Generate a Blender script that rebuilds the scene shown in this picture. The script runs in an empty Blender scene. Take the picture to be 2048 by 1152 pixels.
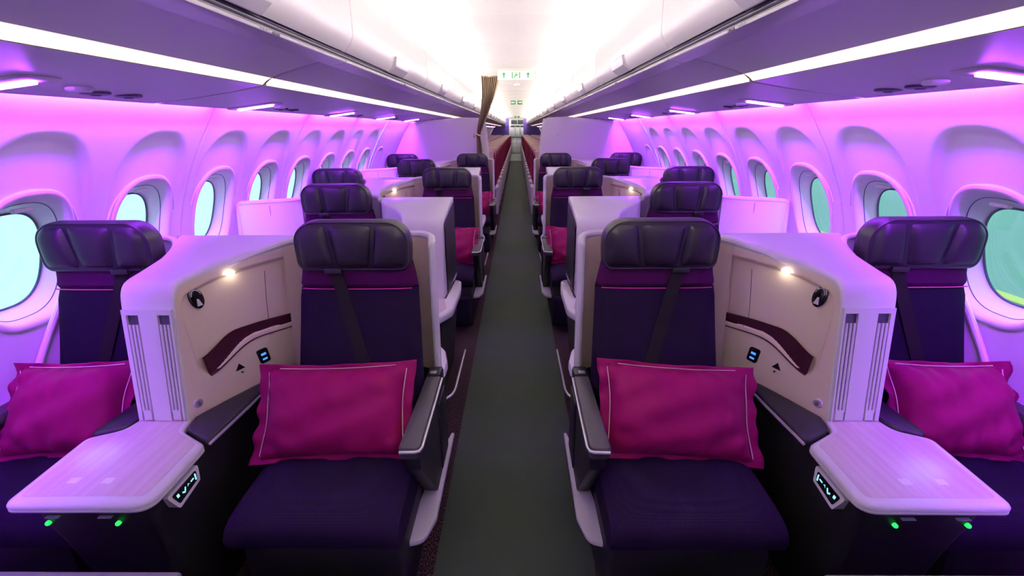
import bpy, bmesh, math, random
import numpy as np
from mathutils import Vector, Matrix

random.seed(4)
SC = bpy.context.scene
COL = SC.collection

# ------------------------------------------------------------------ camera
F_PX, CAM_X, CAM_H = 930.0, 0.04, 1.5
PITCH, YAW, ROLL = math.atan(318 / F_PX), math.radians(0.70), math.radians(-0.40)
c_, s_ = math.cos, math.sin
fwd = Vector((-s_(YAW) * c_(PITCH), c_(YAW) * c_(PITCH), -s_(PITCH)))
rgt = Vector((c_(YAW), s_(YAW), 0))
upv = rgt.cross(fwd)
r2 = rgt * c_(ROLL) + upv * s_(ROLL)
u2 = -rgt * s_(ROLL) + upv * c_(ROLL)
cam_d = bpy.data.cameras.new('camera')
cam = bpy.data.objects.new('camera', cam_d)
COL.objects.link(cam)
cam_d.sensor_width = 36.0
cam_d.lens = 36.0 * F_PX / 2048
cam_d.clip_start = 0.02
cam.matrix_world = Matrix(((r2.x, u2.x, -fwd.x, CAM_X), (r2.y, u2.y, -fwd.y, 0), (r2.z, u2.z, -fwd.z, CAM_H), (0, 0, 0, 1)))
SC.camera = cam

# ------------------------------------------------------------------ world, view
w = bpy.data.worlds.new('sky')
SC.world = w
w.use_nodes = True
wn = w.node_tree
wn.nodes['Background'].inputs[0].default_value = (0.50, 0.92, 1.0, 1)
wn.nodes['Background'].inputs[1].default_value = 2.6
SC.view_settings.view_transform = 'Standard'
SC.view_settings.look = 'None'
SC.view_settings.gamma = 1
SC.view_settings.exposure = 0.0
try:
    SC.view_settings.use_curve_mapping = False
    SC.cycles.use_denoising = True
    SC.cycles.max_bounces = 8
    SC.cycles.diffuse_bounces = 5
    SC.cycles.transparent_max_bounces = 12
    SC.cycles.sample_clamp_indirect = 6
except Exception:
    pass

# strengths of the lamps the cabin has (used by their builders below)
E_COVE = 440.0      # magenta wall-wash tubes above the side walls
E_CEIL = 175.0       # white ceiling cove tubes on top of the bins
E_STRIP = 1.12      # warm diffuser strips under the bins
E_PSU = 165.0        # blue-white lamps in the service panels

# ------------------------------------------------------------------ materials
def mat(name, col, rough=0.5, metal=0.0, emit=None, es=0.0, sheen=0.0, bump=None, var=None, coat=0.0, sheen_tint=None, spec=None):
    """bump=(scale, strength, distance); var=(scale, amount) mottles the colour with noise"""
    m = bpy.data.materials.new(name)
    m.use_nodes = True
    nt = m.node_tree
    b = nt.nodes['Principled BSDF']
    b.inputs['Base Color'].default_value = (*col, 1)
    b.inputs['Roughness'].default_value = rough
    b.inputs['Specular IOR Level'].default_value = 0.35
    b.inputs['Metallic'].default_value = metal
    if spec is not None:
        b.inputs['Specular IOR Level'].default_value = spec
    if coat:
        b.inputs['Coat Weight'].default_value = coat
        b.inputs['Coat Roughness'].default_value = 0.15
    if sheen:
        b.inputs['Sheen Weight'].default_value = sheen
        b.inputs['Sheen Roughness'].default_value = 0.4
        if sheen_tint:
            b.inputs['Sheen Tint'].default_value = (*sheen_tint, 1)
    if emit:
        b.inputs['Emission Color'].default_value = (*emit, 1)
        b.inputs['Emission Strength'].default_value = es
    if bump or var:
        tc = nt.nodes.new('ShaderNodeTexCoord')
    if bump:
        n = nt.nodes.new('ShaderNodeTexNoise')
        n.inputs['Scale'].default_value = bump[0]
        n.inputs['Detail'].default_value = 3
        bp = nt.nodes.new('ShaderNodeBump')
        bp.inputs['Strength'].default_value = bump[1]
        bp.inputs['Distance'].default_value = bump[2]
        nt.links.new(tc.outputs['Object'], n.inputs['Vector'])
        nt.links.new(n.outputs['Fac'], bp.inputs['Height'])
        nt.links.new(bp.outputs['Normal'], b.inputs['Normal'])
    if var:
        n2 = nt.nodes.new('ShaderNodeTexNoise')
        n2.inputs['Scale'].default_value = var[0]
        n2.inputs['Detail'].default_value = 4
        mp = nt.nodes.new('ShaderNodeMapRange')
        mp.inputs['To Min'].default_value = 1 - var[1]
        mp.inputs['To Max'].default_value = 1 + var[1]
        mx = nt.nodes.new('ShaderNodeVectorMath')
        mx.operation = 'SCALE'
        mx.inputs[0].default_value = col
        nt.links.new(tc.outputs['Object'], n2.inputs['Vector'])
        nt.links.new(n2.outputs['Fac'], mp.inputs['Value'])
        nt.links.new(mp.outputs['Result'], mx.inputs['Scale'])
        nt.links.new(mx.outputs['Vector'], b.inputs['Base Color'])
    return m

def fabric(name, col, scale=420.0, rough=0.9, sheen=0.25, tint=None, depth=0.0006, contrast=0.35):
    """woven cloth: two crossed wave textures for colour and relief"""
    m = mat(name, col, rough, sheen=sheen, sheen_tint=tint, spec=0.08)
    nt = m.node_tree
    b = nt.nodes['Principled BSDF']
    tc = nt.nodes.new('ShaderNodeTexCoord')
    ws = []
    for d in ('X', 'Z'):
        wv = nt.nodes.new('ShaderNodeTexWave')
        wv.bands_direction = d
        wv.inputs['Scale'].default_value = scale / 6.28
        wv.inputs['Distortion'].default_value = 1.5
        nt.links.new(tc.outputs['Object'], wv.inputs['Vector'])
        ws.append(wv)
    ad = nt.nodes.new('ShaderNodeMath')
    ad.operation = 'MULTIPLY'
    nt.links.new(ws[0].outputs['Fac'], ad.inputs[0])
    nt.links.new(ws[1].outputs['Fac'], ad.inputs[1])
    mp = nt.nodes.new('ShaderNodeMapRange')
    mp.inputs['To Min'].default_value = 1 - contrast
    mp.inputs['To Max'].default_value = 1 + contrast
    mx = nt.nodes.new('ShaderNodeVectorMath')
    mx.operation = 'SCALE'
    mx.inputs[0].default_value = col
    nt.links.new(ad.outputs[0], mp.inputs['Value'])
    nt.links.new(mp.outputs['Result'], mx.inputs['Scale'])
    nt.links.new(mx.outputs['Vector'], b.inputs['Base Color'])
    bp = nt.nodes.new('ShaderNodeBump')
    bp.inputs['Strength'].default_value = 0.5
    bp.inputs['Distance'].default_value = depth
    nt.links.new(ad.outputs[0], bp.inputs['Height'])
    nt.links.new(bp.outputs['Normal'], b.inputs['Normal'])
    return m

M = {}
M['lining'] = mat('sidewall_lining', (0.80, 0.78, 0.80), 0.45, bump=(900, 0.05, 0.0004))
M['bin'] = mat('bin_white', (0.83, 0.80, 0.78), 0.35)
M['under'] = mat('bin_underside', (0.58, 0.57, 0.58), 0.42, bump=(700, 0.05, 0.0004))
M['rail'] = mat('bin_rail', (0.75, 0.73, 0.74), 0.25)
M['slot'] = mat('dark_slot', (0.05, 0.04, 0.07), 0.4)
M['ceiling'] = mat('ceiling_panel', (0.80, 0.78, 0.77), 0.6)
M['white'] = mat('white_plastic', (0.78, 0.75, 0.75), 0.30, coat=0.15, bump=(1200, 0.04, 0.0003))
M['cream'] = M['white']
M['beige'] = mat('beige_shell', (0.78, 0.64, 0.50), 0.45, bump=(1000, 0.06, 0.0003))
M['silver'] = mat('silver_trim', (0.75, 0.74, 0.76), 0.25, metal=0.6)
M['leather'] = mat('black_leather', (0.009, 0.0055, 0.013), 0.45, bump=(650, 0.18, 0.0008))
M['piping'] = mat('leather_piping', (0.018, 0.013, 0.022), 0.35)
M['navy'] = fabric('navy_fabric', (0.0085, 0.0032, 0.0165), sheen=0.0)
M['plum'] = fabric('plum_fabric', (0.045, 0.003, 0.042), 500, sheen=0.0)
M['pipe_pink'] = mat('pink_stitch', (0.45, 0.03, 0.22), 0.6)
M['belt'] = fabric('belt_webbing', (0.012, 0.009, 0.011), 700, sheen=0.0)
M['pad'] = mat('grey_arm_pad', (0.040, 0.036, 0.039), 0.55, bump=(500, 0.2, 0.0008))
M['black'] = mat('black_plastic', (0.008, 0.0075, 0.009), 0.5, bump=(600, 0.1, 0.0004))
M['gloss'] = mat('gloss_black', (0.006, 0.006, 0.008), 0.12)
M['maroon_pocket'] = mat('maroon_pocket', (0.022, 0.003, 0.009), 0.7, spec=0.08)
M['pillow'] = fabric('satin_pillow', (0.175, 0.0025, 0.062), 520, rough=0.6, sheen=0.04, tint=(1, 0.3, 0.7), depth=0.0003, contrast=0.12)
M['flange'] = M['pillow']
M['thread'] = mat('pale_thread', (0.80, 0.62, 0.60), 0.7)
M['maroon'] = fabric('maroon_fabric', (0.09, 0.004, 0.024), 300, sheen=0.0)
M['econ_beige'] = mat('beige_leather', (0.46, 0.33, 0.27), 0.5)
M['econ_frame'] = mat('pale_seat_frame', (0.62, 0.56, 0.60), 0.4)
M['curtain'] = fabric('brown_curtain', (0.50, 0.38, 0.26), 600, sheen=0.15)
M['partition'] = mat('partition_laminate', (0.84, 0.80, 0.79), 0.4)
M['steel'] = mat('galley_steel', (0.66, 0.70, 0.70), 0.3, metal=0.15)
M['galley_dark'] = mat('galley_dark', (0.02, 0.03, 0.03), 0.4)
M['galley_line'] = mat('galley_line', (0.10, 0.16, 0.16), 0.4)
M['green_led'] = mat('green_led', (0.0, 0.1, 0.02), 0.3, emit=(0.02, 1.0, 0.12), es=1.6)
M['blue_led'] = mat('blue_screen', (0, 0, 0), 0.3, emit=(0.05, 0.20, 1.0), es=2.0)
M['cyan_led'] = mat('control_glyph', (0, 0, 0), 0.3, emit=(0.25, 0.85, 1.0), es=1.6)
M['icon'] = mat('tray_icon', (0.85, 0.82, 0.84), 0.35)
M['glyph'] = mat('lamp_glyph', (0.65, 0.63, 0.62), 0.4)
M['cove'] = mat('cove_tube', (1, 1, 1), 0.4, emit=(0.36, 0.034, 1.0), es=E_COVE)
M['ceil_tube'] = mat('ceiling_tube', (1, 1, 1), 0.4, emit=(1.0, 0.90, 0.80), es=E_CEIL)
M['strip'] = mat('strip_diffuser', (1, 1, 1), 0.4, emit=(1.0, 0.80, 0.60), es=E_STRIP)
M['psu'] = mat('reading_lamp_lens', (1, 1, 1), 0.3, emit=(0.40, 0.055, 1.0), es=E_PSU)
M['spot'] = mat('niche_lamp_lens', (1, 1, 1), 0.3, emit=(1.0, 0.88, 0.72), es=16.0)
M['sign'] = mat('exit_sign_face', (0.7, 0.85, 0.62), 0.4, emit=(0.80, 1.0, 0.72), es=0.35)
M['sign_green'] = mat('exit_sign_green', (0.01, 0.22, 0.04), 0.5)
M['sign_dark'] = mat('sign_dark_green', (0.02, 0.12, 0.05), 0.5)
M['ink'] = mat('dark_print', (0.10, 0.08, 0.12), 0.6)
M['gasket'] = mat('window_gasket', (0.06, 0.10, 0.12), 0.5)
M['indigo'] = mat('dark_indigo_wall', (0.05, 0.02, 0.16), 0.5)
M['ledge'] = mat('shade_darkened_ledge', (0.14, 0.14, 0.145), 0.5)  # pale top painted dark grey to carry the foreground shade
M['runner'] = mat('runner_vinyl', (0.024, 0.0315, 0.0255), 0.75, spec=0.15, var=(5.0, 0.12), bump=(9, 0.12, 0.01))
M['vinyl'] = mat('galley_vinyl', (0.14, 0.18, 0.155), 0.4)

def speckle_carpet():
    m = mat('dark_carpet', (0.03, 0.012, 0.018), 0.95, spec=0.05)
    nt = m.node_tree
    b = nt.nodes['Principled BSDF']
    tc = nt.nodes.new('ShaderNodeTexCoord')
    mpg = nt.nodes.new('ShaderNodeMapping')
    mpg.inputs['Scale'].default_value = (420, 110, 1)
    n = nt.nodes.new('ShaderNodeTexNoise')
    n.inputs['Scale'].default_value = 1.0
    n.inputs['Detail'].default_value = 1
    cr = nt.nodes.new('ShaderNodeValToRGB')
    cr.color_ramp.elements[0].position = 0.45
    cr.color_ramp.elements[0].color = (0.004, 0.0015, 0.003, 1)
    cr.color_ramp.elements[1].position = 0.68
    cr.color_ramp.elements[1].color = (0.085, 0.045, 0.06, 1)
    bp = nt.nodes.new('ShaderNodeBump')
    bp.inputs['Strength'].default_value = 0.6
    bp.inputs['Distance'].default_value = 0.003
    nt.links.new(tc.outputs['Object'], mpg.inputs['Vector'])
    nt.links.new(mpg.outputs['Vector'], n.inputs['Vector'])
    nt.links.new(n.outputs['Fac'], cr.inputs['Fac'])
    nt.links.new(cr.outputs['Color'], b.inputs['Base Color'])
    nt.links.new(n.outputs['Fac'], bp.inputs['Height'])
    nt.links.new(bp.outputs['Normal'], b.inputs['Normal'])
    return m
M['carpet'] = speckle_carpet()

def tray_wood():
    m = mat('pale_wood', (0.66, 0.55, 0.54), 0.28, coat=0.25)
    nt = m.node_tree
    b = nt.nodes['Principled BSDF']
    tc = nt.nodes.new('ShaderNodeTexCoord')
    mpg = nt.nodes.new('ShaderNodeMapping')
    mpg.inputs['Scale'].default_value = (55, 3.0, 3.0)
    mpg.inputs['Rotation'].default_value = (0, 0, 0.10)
    n = nt.nodes.new('ShaderNodeTexNoise')
    n.inputs['Scale'].default_value = 1.0
    n.inputs['Detail'].default_value = 5
    cr = nt.nodes.new('ShaderNodeValToRGB')
    cr.color_ramp.elements[0].position = 0.3
    cr.color_ramp.elements[0].color = (0.62, 0.51, 0.50, 1)
    cr.color_ramp.elements[1].position = 0.7
    cr.color_ramp.elements[1].color = (0.72, 0.61, 0.60, 1)
    nt.links.new(tc.outputs['Object'], mpg.inputs['Vector'])
    nt.links.new(mpg.outputs['Vector'], n.inputs['Vector'])
    nt.links.new(n.outputs['Fac'], cr.inputs['Fac'])
    nt.links.new(cr.outputs['Color'], b.inputs['Base Color'])
    return m
M['wood'] = tray_wood()

def pane_mat():
    m = bpy.data.materials.new('window_pane')
    m.use_nodes = True
    nt = m.node_tree
    nt.nodes.clear()
    out = nt.nodes.new('ShaderNodeOutputMaterial')
    tr = nt.nodes.new('ShaderNodeBsdfTransparent')
    tr.inputs[0].default_value = (0.93, 0.97, 0.97, 1)
    gl = nt.nodes.new('ShaderNodeBsdfGlossy')
    gl.inputs['Roughness'].default_value = 0.03
    mx = nt.nodes.new('ShaderNodeMixShader')
    mx.inputs[0].default_value = 0.05
    nt.links.new(tr.outputs[0], mx.inputs[1])
    nt.links.new(gl.outputs[0], mx.inputs[2])
    nt.links.new(mx.outputs[0], out.inputs[0])
    return m
M['pane'] = pane_mat()

# ------------------------------------------------------------------ mesh helpers
class MB:
    def __init__(self):
        self.v, self.f = [], []

    def add(self, vs, fs):
        o = len(self.v)
        self.v += [tuple(p) for p in vs]
        self.f += [tuple(i + o for i in f) for f in fs]
        return self

    def grid(self, rows, wrap=False):
        n = len(rows[0])
        vs = [p for r in rows for p in r]
        fs = []
        for i in range(len(rows) - 1):
            for j in range(n if wrap else n - 1):
                k = (j + 1) % n
                fs.append((i * n + j, i * n + k, (i + 1) * n + k, (i + 1) * n + j))
        return self.add(vs, fs)

    def loft(self, rings, cap0=True, cap1=True):
        n = len(rings[0])
        o = len(self.v)
        self.grid(rings, wrap=True)
        if cap0:
            self.f.append(tuple(o + i for i in range(n))[::-1])
        if cap1:
            b = o + n * (len(rings) - 1)
            self.f.append(tuple(b + i for i in range(n)))
        return self

    def box(self, x0, x1, y0, y1, z0, z1, b=0.0, seg=2):
        bm = bmesh.new()
        bmesh.ops.create_cube(bm, size=1.0)
        for v in bm.verts:
            v.co = Vector(((x0 + x1) / 2 + v.co.x * (x1 - x0), (y0 + y1) / 2 + v.co.y * (y1 - y0), (z0 + z1) / 2 + v.co.z * (z1 - z0)))
        if b > 0:
            b = min(b, 0.45 * min(abs(x1 - x0), abs(y1 - y0), abs(z1 - z0)))
            bmesh.ops.bevel(bm, geom=bm.edges[:], offset=b, segments=seg, profile=0.5, affect='EDGES')
        bm.verts.index_update()
        vs = [v.co[:] for v in bm.verts]
        fs = [[v.index for v in f.verts] for f in bm.faces]
        bm.free()
        return self.add(vs, fs)

    def tube(self, path, r, n=8, flat=None):
        """round bar along a path; flat=(ra, rb) gives an elliptic section"""
        P = [Vector(p) for p in path]
        rings = []
        ref = None
        for i, p in enumerate(P):
            t = (P[min(i + 1, len(P) - 1)] - P[max(i - 1, 0)]).normalized()
            if ref is None:
                ref = Vector((0, 0, 1)) if abs(t.z) < 0.9 else Vector((1, 0, 0))
            a = t.cross(ref)
            if a.length < 1e-4:
                a = t.cross(Vector((0, 1, 0)))
            a.normalize()
            bdir = a.cross(t).normalized()
            ref = bdir
            ra, rb = flat if flat else (r, r)
            rings.append([p + a * (ra * math.cos(q)) + bdir * (rb * math.sin(q)) for q in [2 * math.pi * k / n for k in range(n)]])
        return self.loft(rings)

    def prism(self, pts, layers, to3):
        """pts: 2D outline; layers: [(inset, depth)]; to3(a, b, depth) -> point"""
        rings = [[to3(a, b, d) for a, b in offset2(pts, ins)] for ins, d in layers]
        return self.loft(rings)

    def mesh(self, name, sx=1, o=(0, 0, 0), angle=35):
        me = bpy.data.meshes.new(name)
        vs = [(sx * (x - o[0]), y - o[1], z - o[2]) for x, y, z in self.v]
        me.from_pydata(vs, [], self.f)
        bm = bmesh.new()
        bm.from_mesh(me)
        bmesh.ops.recalc_face_normals(bm, faces=bm.faces[:])
        bm.to_mesh(me)
        bm.free()
        me.polygons.foreach_set('use_smooth', [True] * len(me.polygons))
        if angle:
            me.set_sharp_from_angle(angle=math.radians(angle))
        return me

def area2(p):
    return 0.5 * sum(p[i][0] * p[(i + 1) % len(p)][1] - p[(i + 1) % len(p)][0] * p[i][1] for i in range(len(p)))

def offset2(p, d):
    if abs(d) < 1e-9:
        return list(p)
    sg = 1 if area2(p) > 0 else -1
    n = len(p)
    out = []
    for i in range(n):
        a, b, c = Vector(p[i - 1]), Vector(p[i]), Vector(p[(i + 1) % n])
        e1, e2 = (b - a), (c - b)
        e1 = e1.normalized() if e1.length > 1e-9 else e2.normalized()
        e2 = e2.normalized() if e2.length > 1e-9 else e1
        n1, n2 = Vector((-e1.y, e1.x)) * sg, Vector((-e2.y, e2.x)) * sg
        m = n1 + n2
        m = m.normalized() if m.length > 1e-6 else n1
        k = max(0.5, m.dot(n1))
        out.append((b.x + m.x * d / k, b.y + m.y * d / k))
    return out

def fillet(pts, rad, n=6):
    out = []
    N = len(pts)
    rads = rad if isinstance(rad, (list, tuple)) else [rad] * N
    for i in range(N):
        a, b, c = Vector(pts[i - 1]), Vector(pts[i]), Vector(pts[(i + 1) % N])
        r = rads[i]
        d1, d2 = (a - b), (c - b)
        l1, l2 = d1.length, d2.length
        d1.normalize()
        d2.normalize()
        ang = math.acos(max(-1, min(1, d1.dot(d2))))
        if r <= 0 or ang > 3.1:
            out.append((b.x, b.y))
            continue
        t = min(r / math.tan(ang / 2), 0.49 * l1, 0.49 * l2)
        p0, p1 = b + d1 * t, b + d2 * t
        for k in range(n + 1):
            s = k / n
            q = p0 * (1 - s) ** 2 + b * 2 * s * (1 - s) + p1 * s * s
            out.append((q.x, q.y))
    return out

def superel(cx, cy, a, b, n=2.5, k=48):
    out = []
    for i in range(k):
        t = 2 * math.pi * i / k
        ct, st = math.cos(t), math.sin(t)
        out.append((cx + a * math.copysign(abs(ct) ** (2 / n), ct), cy + b * math.copysign(abs(st) ** (2 / n), st)))
    return out

def sm(x, a, b):
    t = max(0.0, min(1.0, (x - a) / (b - a)))
    return t * t * (3 - 2 * t)

XY = lambda a, b, d: (a, b, d)
XZ = lambda a, b, d: (a, d, b)
YZ = lambda a, b, d: (d, a, b)

# ------------------------------------------------------------------ object helpers
def obj(name, me, m, parent=None, loc=(0, 0, 0), rot=None, label=None):
    o = bpy.data.objects.new(name, me)
    COL.objects.link(o)
    if me.materials:
        if me.materials[0] is not m:
            o.material_slots[0].link = 'OBJECT'
            o.material_slots[0].material = m
    else:
        me.materials.append(m)
    o.location = loc
    if rot:
        o.rotation_euler = rot
    if parent:
        o.parent = parent
    if label:
        o['label'] = label
    return o

def tag(o, label, cat, group=None):
    o['label'] = label
    o['category'] = cat
    if group:
        o['group'] = group
    return o

def thing(name, label, cat, loc=(0, 0, 0), group=None):
    o = bpy.data.objects.new(name, None)
    o.empty_display_size = 0.1
    COL.objects.link(o)
    o.location = loc
    return tag(o, label, cat, group)

def struct(name, me, m, loc=(0, 0, 0), label=None, parent=None):
    o = obj(name, me, m, parent, loc)
    if parent is None:
        o['kind'] = 'structure'
    if label:
        o['label'] = label
    return o

CACHE = {}
def cached(key, fn):
    if key not in CACHE:
        CACHE[key] = fn()
    return CACHE[key]

SIDE = {-1: 'on the curtain side', 1: 'opposite the curtain side'}
Y_FRONT, Y_END = -1.3, 31.0
Y_PART = 6.80

# ================================================================== THE CABIN SHELL
PROF = [(0.0, 1.66), (.2, 1.72), (.4, 1.77), (.6, 1.79), (.8, 1.78), (.9, 1.765), (1.0, 1.74), (1.1, 1.71), (1.2, 1.67), (1.3, 1.62), (1.4, 1.565), (1.5, 1.50), (1.6, 1.43), (1.66, 1.39)]
PZ = [a for a, b in PROF]
PX = [b for a, b in PROF]
_fz = np.linspace(0, 1.66, 167)
_fx = np.interp(_fz, PZ, PX)
_k = np.ones(9) / 9
_fx = np.concatenate([_fx[:4], np.convolve(_fx, _k, 'valid'), _fx[-4:]])
def wallx(z):
    return float(np.interp(z, _fz, _fx))

# floor, runner, rear floor
me = MB().grid([[(x, y, 0.0) for x in (-1.70, 0, 1.70)] for y in (Y_FRONT, 10, Y_END)]).mesh('floor')
struct('floor', me, M['carpet'], label='dark speckled carpet floor')
rows = []
for i in range(140):
    y = -0.9 + (23.8 + 0.9) * (i / 139) ** 1.5
    row = []
    for j in range(15):
        x = -0.262 + 0.578 * j / 14
        z = 0.004 + 0.0022 * (1 + math.sin(y * 4.1 + 0.7 * math.sin(x * 9))) * (1 - abs(j / 7 - 1) ** 4)
        row.append((x, y, z))
    rows.append(row)
me = MB().grid(rows).mesh('aisle_runner')
tag(obj('aisle_runner', me, M['runner']), 'grey protective runner laid along the whole aisle floor', 'floor runner')
me = MB().box(-0.40, 0.40, 23.85, 30.5, 0.001, 0.006).mesh('trim')
struct('trim_1', me, M['vinyl'], label='grey green vinyl floor towards the galley')

# side wall panels: one mesh, two windows in each, shared by all copies
WP = 0.54          # window pitch
WY0 = 1.60         # first window in view
WZ = 1.055
def panel_mesh(sx):
    ys = np.linspace(-WP, WP, 151)
    zs = np.concatenate([np.linspace(0.0, 0.75, 14)[:-1], np.linspace(0.75, 1.655, 110)])
    vid = {}
    mb = MB()
    def recess(y, z):
        best = 0.0
        for c in (-WP / 2, WP / 2):
            u, v = (y - c) / 0.228, (z - 1.14) / 0.352
            r = (abs(u) ** 2.6 + abs(v) ** 2.6) ** (1 / 2.6)
            e = sm(1 - r, -0.03, 0.075)
            best = max(best, 0.021 * e * sm(z, 1.02, 1.50))
        return best
    keep = np.ones((len(zs), len(ys)), bool)
    for i, z in enumerate(zs):
        for j, y in enumerate(ys):
            x = wallx(z) + recess(y, z)
            # rounded vertical panel edge
            ed = WP - abs(y)
            if ed < 0.010:
                x += 0.012 * (1 - ed / 0.010) ** 2
            mb.v.append((x, y, z))
            for c in (-WP / 2, WP / 2):
                u, v = (y - c) / 0.178, (z - WZ) / 0.243
                if (abs(u) ** 2.7 + abs(v) ** 2.7) < 1:
                    keep[i, j] = False
    n = len(ys)
    for i in range(len(zs) - 1):
        for j in range(n - 1):
            if keep[i, j] or keep[i + 1, j] or keep[i, j + 1] or keep[i + 1, j + 1]:
                mb.f.append((i * n + j, i * n + j + 1, (i + 1) * n + j + 1, (i + 1) * n + j))
    return mb.mesh('sidewall_panel', sx, angle=0)

def win_ring(yo, a, b, n=2.7, depth=0.0, k=64):
    return [(wallx(z) * (1 if depth < 0.05 else 1) + depth, y, z) for y, z in superel(yo, WZ, a, b, n, k)]

def frame_mesh(sx):
    # reveal from the lining in to the pane; flattens towards the pane plane
    rings = []
    xp = wallx(WZ) + 0.085
    for a, b, d, flat in ((.190, .258, 0.006, 0), (.186, .253, -0.003, 0), (.180, .246, -0.0065, 0), (.173, .239, -0.006, 0), (.167, .231, -0.001, 0), (.160, .222, 0.014, 0.05), (.152, .212, 0.032, 0.2), (.143, .198, 0.056, 0.5), (.134, .184, 0.074, 0.8), (.128, .176, 0.084, 0.9)):
        ring = []
        for y, z in superel(0, WZ, a, b, 2.7, 64):
            tilt = wallx(z)
            lin = wallx(WZ) - (z - WZ) * 0.34
            ring.append(((1 - flat) * tilt + flat * lin + d, y, z))
        rings.append(ring)
    return MB().grid(rings, wrap=True).mesh('window_frame', sx)

def ring_mesh(sx, a, b, d, r, name):
    fl = 0.2 if d < 0.05 else 1.0
    p = [((1 - fl) * wallx(z) + fl * (wallx(WZ) - (z - WZ) * 0.34) + d, y, z) for y, z in superel(0, WZ, a, b, 2.7, 64)]
    p.append(p[0])
    return MB().tube(p, r, 6).mesh(name, sx)

def lip_mesh(sx):
    # raised brow over the window
    p = []
    for i in range(33):
        t = math.radians(8 + 164 * i / 32)
        y, z = 0.205 * math.cos(t), 1.085 + 0.225 * abs(math.sin(t)) ** 0.85
        p.append((wallx(z) + 0.021 * sm(z, 1.02, 1.50) - 0.0005, y, z))
    return MB().tube(p, 0.005, 8, flat=(0.0055, 0.0045)).mesh('window_brow', sx)

def pane_mesh(sx, d):
    p = [(wallx(WZ) - (z - WZ) * 0.34 + d, y, z) for y, z in superel(0, WZ, .1285, .177, 2.7, 48)]
    q = [(x + 0.006, y, z) for x, y, z in p]
    return MB().loft([p, q]).mesh('pane', sx)

def handle_mesh(sx):
    z = WZ + 0.192
    x = wallx(z) + 0.030
    return MB().box(x - 0.006, x + 0.016, -0.034, 0.034, z - 0.010, z + 0.004, 0.005).mesh('shade_handle', sx)

wi = 0
for sx in (-1, 1):
    pm = panel_mesh(sx)
    fm, lm = frame_mesh(sx), lip_mesh(sx)
    gm, rm = ring_mesh(sx, .127, .175, 0.080, 0.004, 'gasket'), ring_mesh(sx, .152, .212, 0.0315, 0.0016, 'seam_ring')
    p1, hm = pane_mesh(sx, 0.084), handle_mesh(sx)
    wall = bpy.data.objects.new('wall_left' if sx < 0 else 'wall_right', None)
    COL.objects.link(wall)
    wall['kind'] = 'structure'
    wall['label'] = 'white sidewall lining with arched window recesses, ' + SIDE[sx]
    for k in range(-2, 4):
        obj('sidewall_panel', pm, M['lining'], wall, (0, WY0 + WP / 2 + 2 * WP * k, 0))
    # plain lining of the rear cabin
    y0 = WY0 + WP / 2 + 2 * WP * 3.5
    zs = [i * 1.655 / 24 for i in range(25)]
    rear = MB().grid([[(wallx(z), y, z) for z in zs] for y in (y0, Y_END)]).mesh('sidewall_panel', sx)
    obj('rear_sidewall_panel', rear, M['lining'], wall)
    y1 = WY0 + WP / 2 - 2 * WP * 2.5
    if y1 > Y_FRONT:
        obj('front_sidewall_panel', MB().grid([[(wallx(z), y, z) for z in zs] for y in (Y_FRONT, y1)]).mesh('sidewall_panel', sx), M['lining'], wall)
    for k in range(-4, 8 + 1):
        wi += 1
        e = bpy.data.objects.new('window_%d' % wi, None)
        COL.objects.link(e)
        e.location = (0, WY0 + WP * k, 0)
        e['kind'] = 'structure'
        obj('window_frame', fm, M['lining'], e)
        obj('window_brow', lm, M['lining'], e)
        obj('gasket', gm, M['gasket'], e)
        obj('seam_ring', rm, M['gasket'], e)
        obj('pane', p1, M['pane'], e)
        obj('shade_handle', hm, M['white'], e)

# roof skin, end walls
roof = [(1.39, 1.655), (1.36, 1.72), (1.2, 1.95), (0.9, 2.22), (0.5, 2.34), (0, 2.38)]
prof = [(x, z) for x, z in roof] + [(-x, z) for x, z in roof[::-1][1:]]
me = MB().grid([[(x, y, z) for x, z in prof] for y in (Y_FRONT, Y_END)]).mesh('roof')
struct('roof', me, M['under'], label='curved crown of the fuselage above the bins')
outl = [(-wallx(z), z) for z in [i * 0.069 for i in range(25)]] + [(x, z) for x, z in prof[::-1]] + [(wallx(z), z) for z in [1.656 - i * 0.069 for i in range(25)]]
me = MB().loft([[(x, y, z) for x, z in outl] for y in (Y_FRONT - 0.02, Y_FRONT)]).mesh('wall_front', angle=30)
struct('wall_front', me, M['partition'], label='white bulkhead at the forward end of the cabin')

# ceiling: centre panels with seams
CP = [(0, 2.20), (.15, 2.198), (.30, 2.190), (.45, 2.175), (.58, 2.155), (.68, 2.13), (.735, 2.10), (.745, 2.05)]
cp = [(-x, z) for x, z in CP[::-1]] + [(x, z) for x, z in CP[1:]]
ceil = bpy.data.objects.new('ceiling', None)
COL.objects.link(ceil)
ceil['kind'] = 'structure'
ceil['label'] = 'white curved ceiling panels over the aisle'
def ceil_panel(y0, y1):
    rows = []
    for y, dz in ((y0 + .002, 0.012), (y0 + 0.004, 0.002), (y0 + 0.012, 0), (y1 - 0.012, 0), (y1 - 0.004, 0.002), (y1 - .002, 0.012)):
        rows.append([(x, y, z + dz) for x, z in cp])
    return MB().grid(rows).mesh('ceiling_panel', angle=60)
cuts = [Y_FRONT, 0.4, 1.6, 2.45, 3.43, 4.44, 5.51, 6.3]
while cuts[-1] < 29:
    cuts.append(cuts[-1] + 1.07)
cuts.append(Y_END)
for a, b in zip(cuts[:-1], cuts[1:]):
    obj('ceiling_panel', ceil_panel(a, b), M['ceiling'], ceil)

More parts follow.
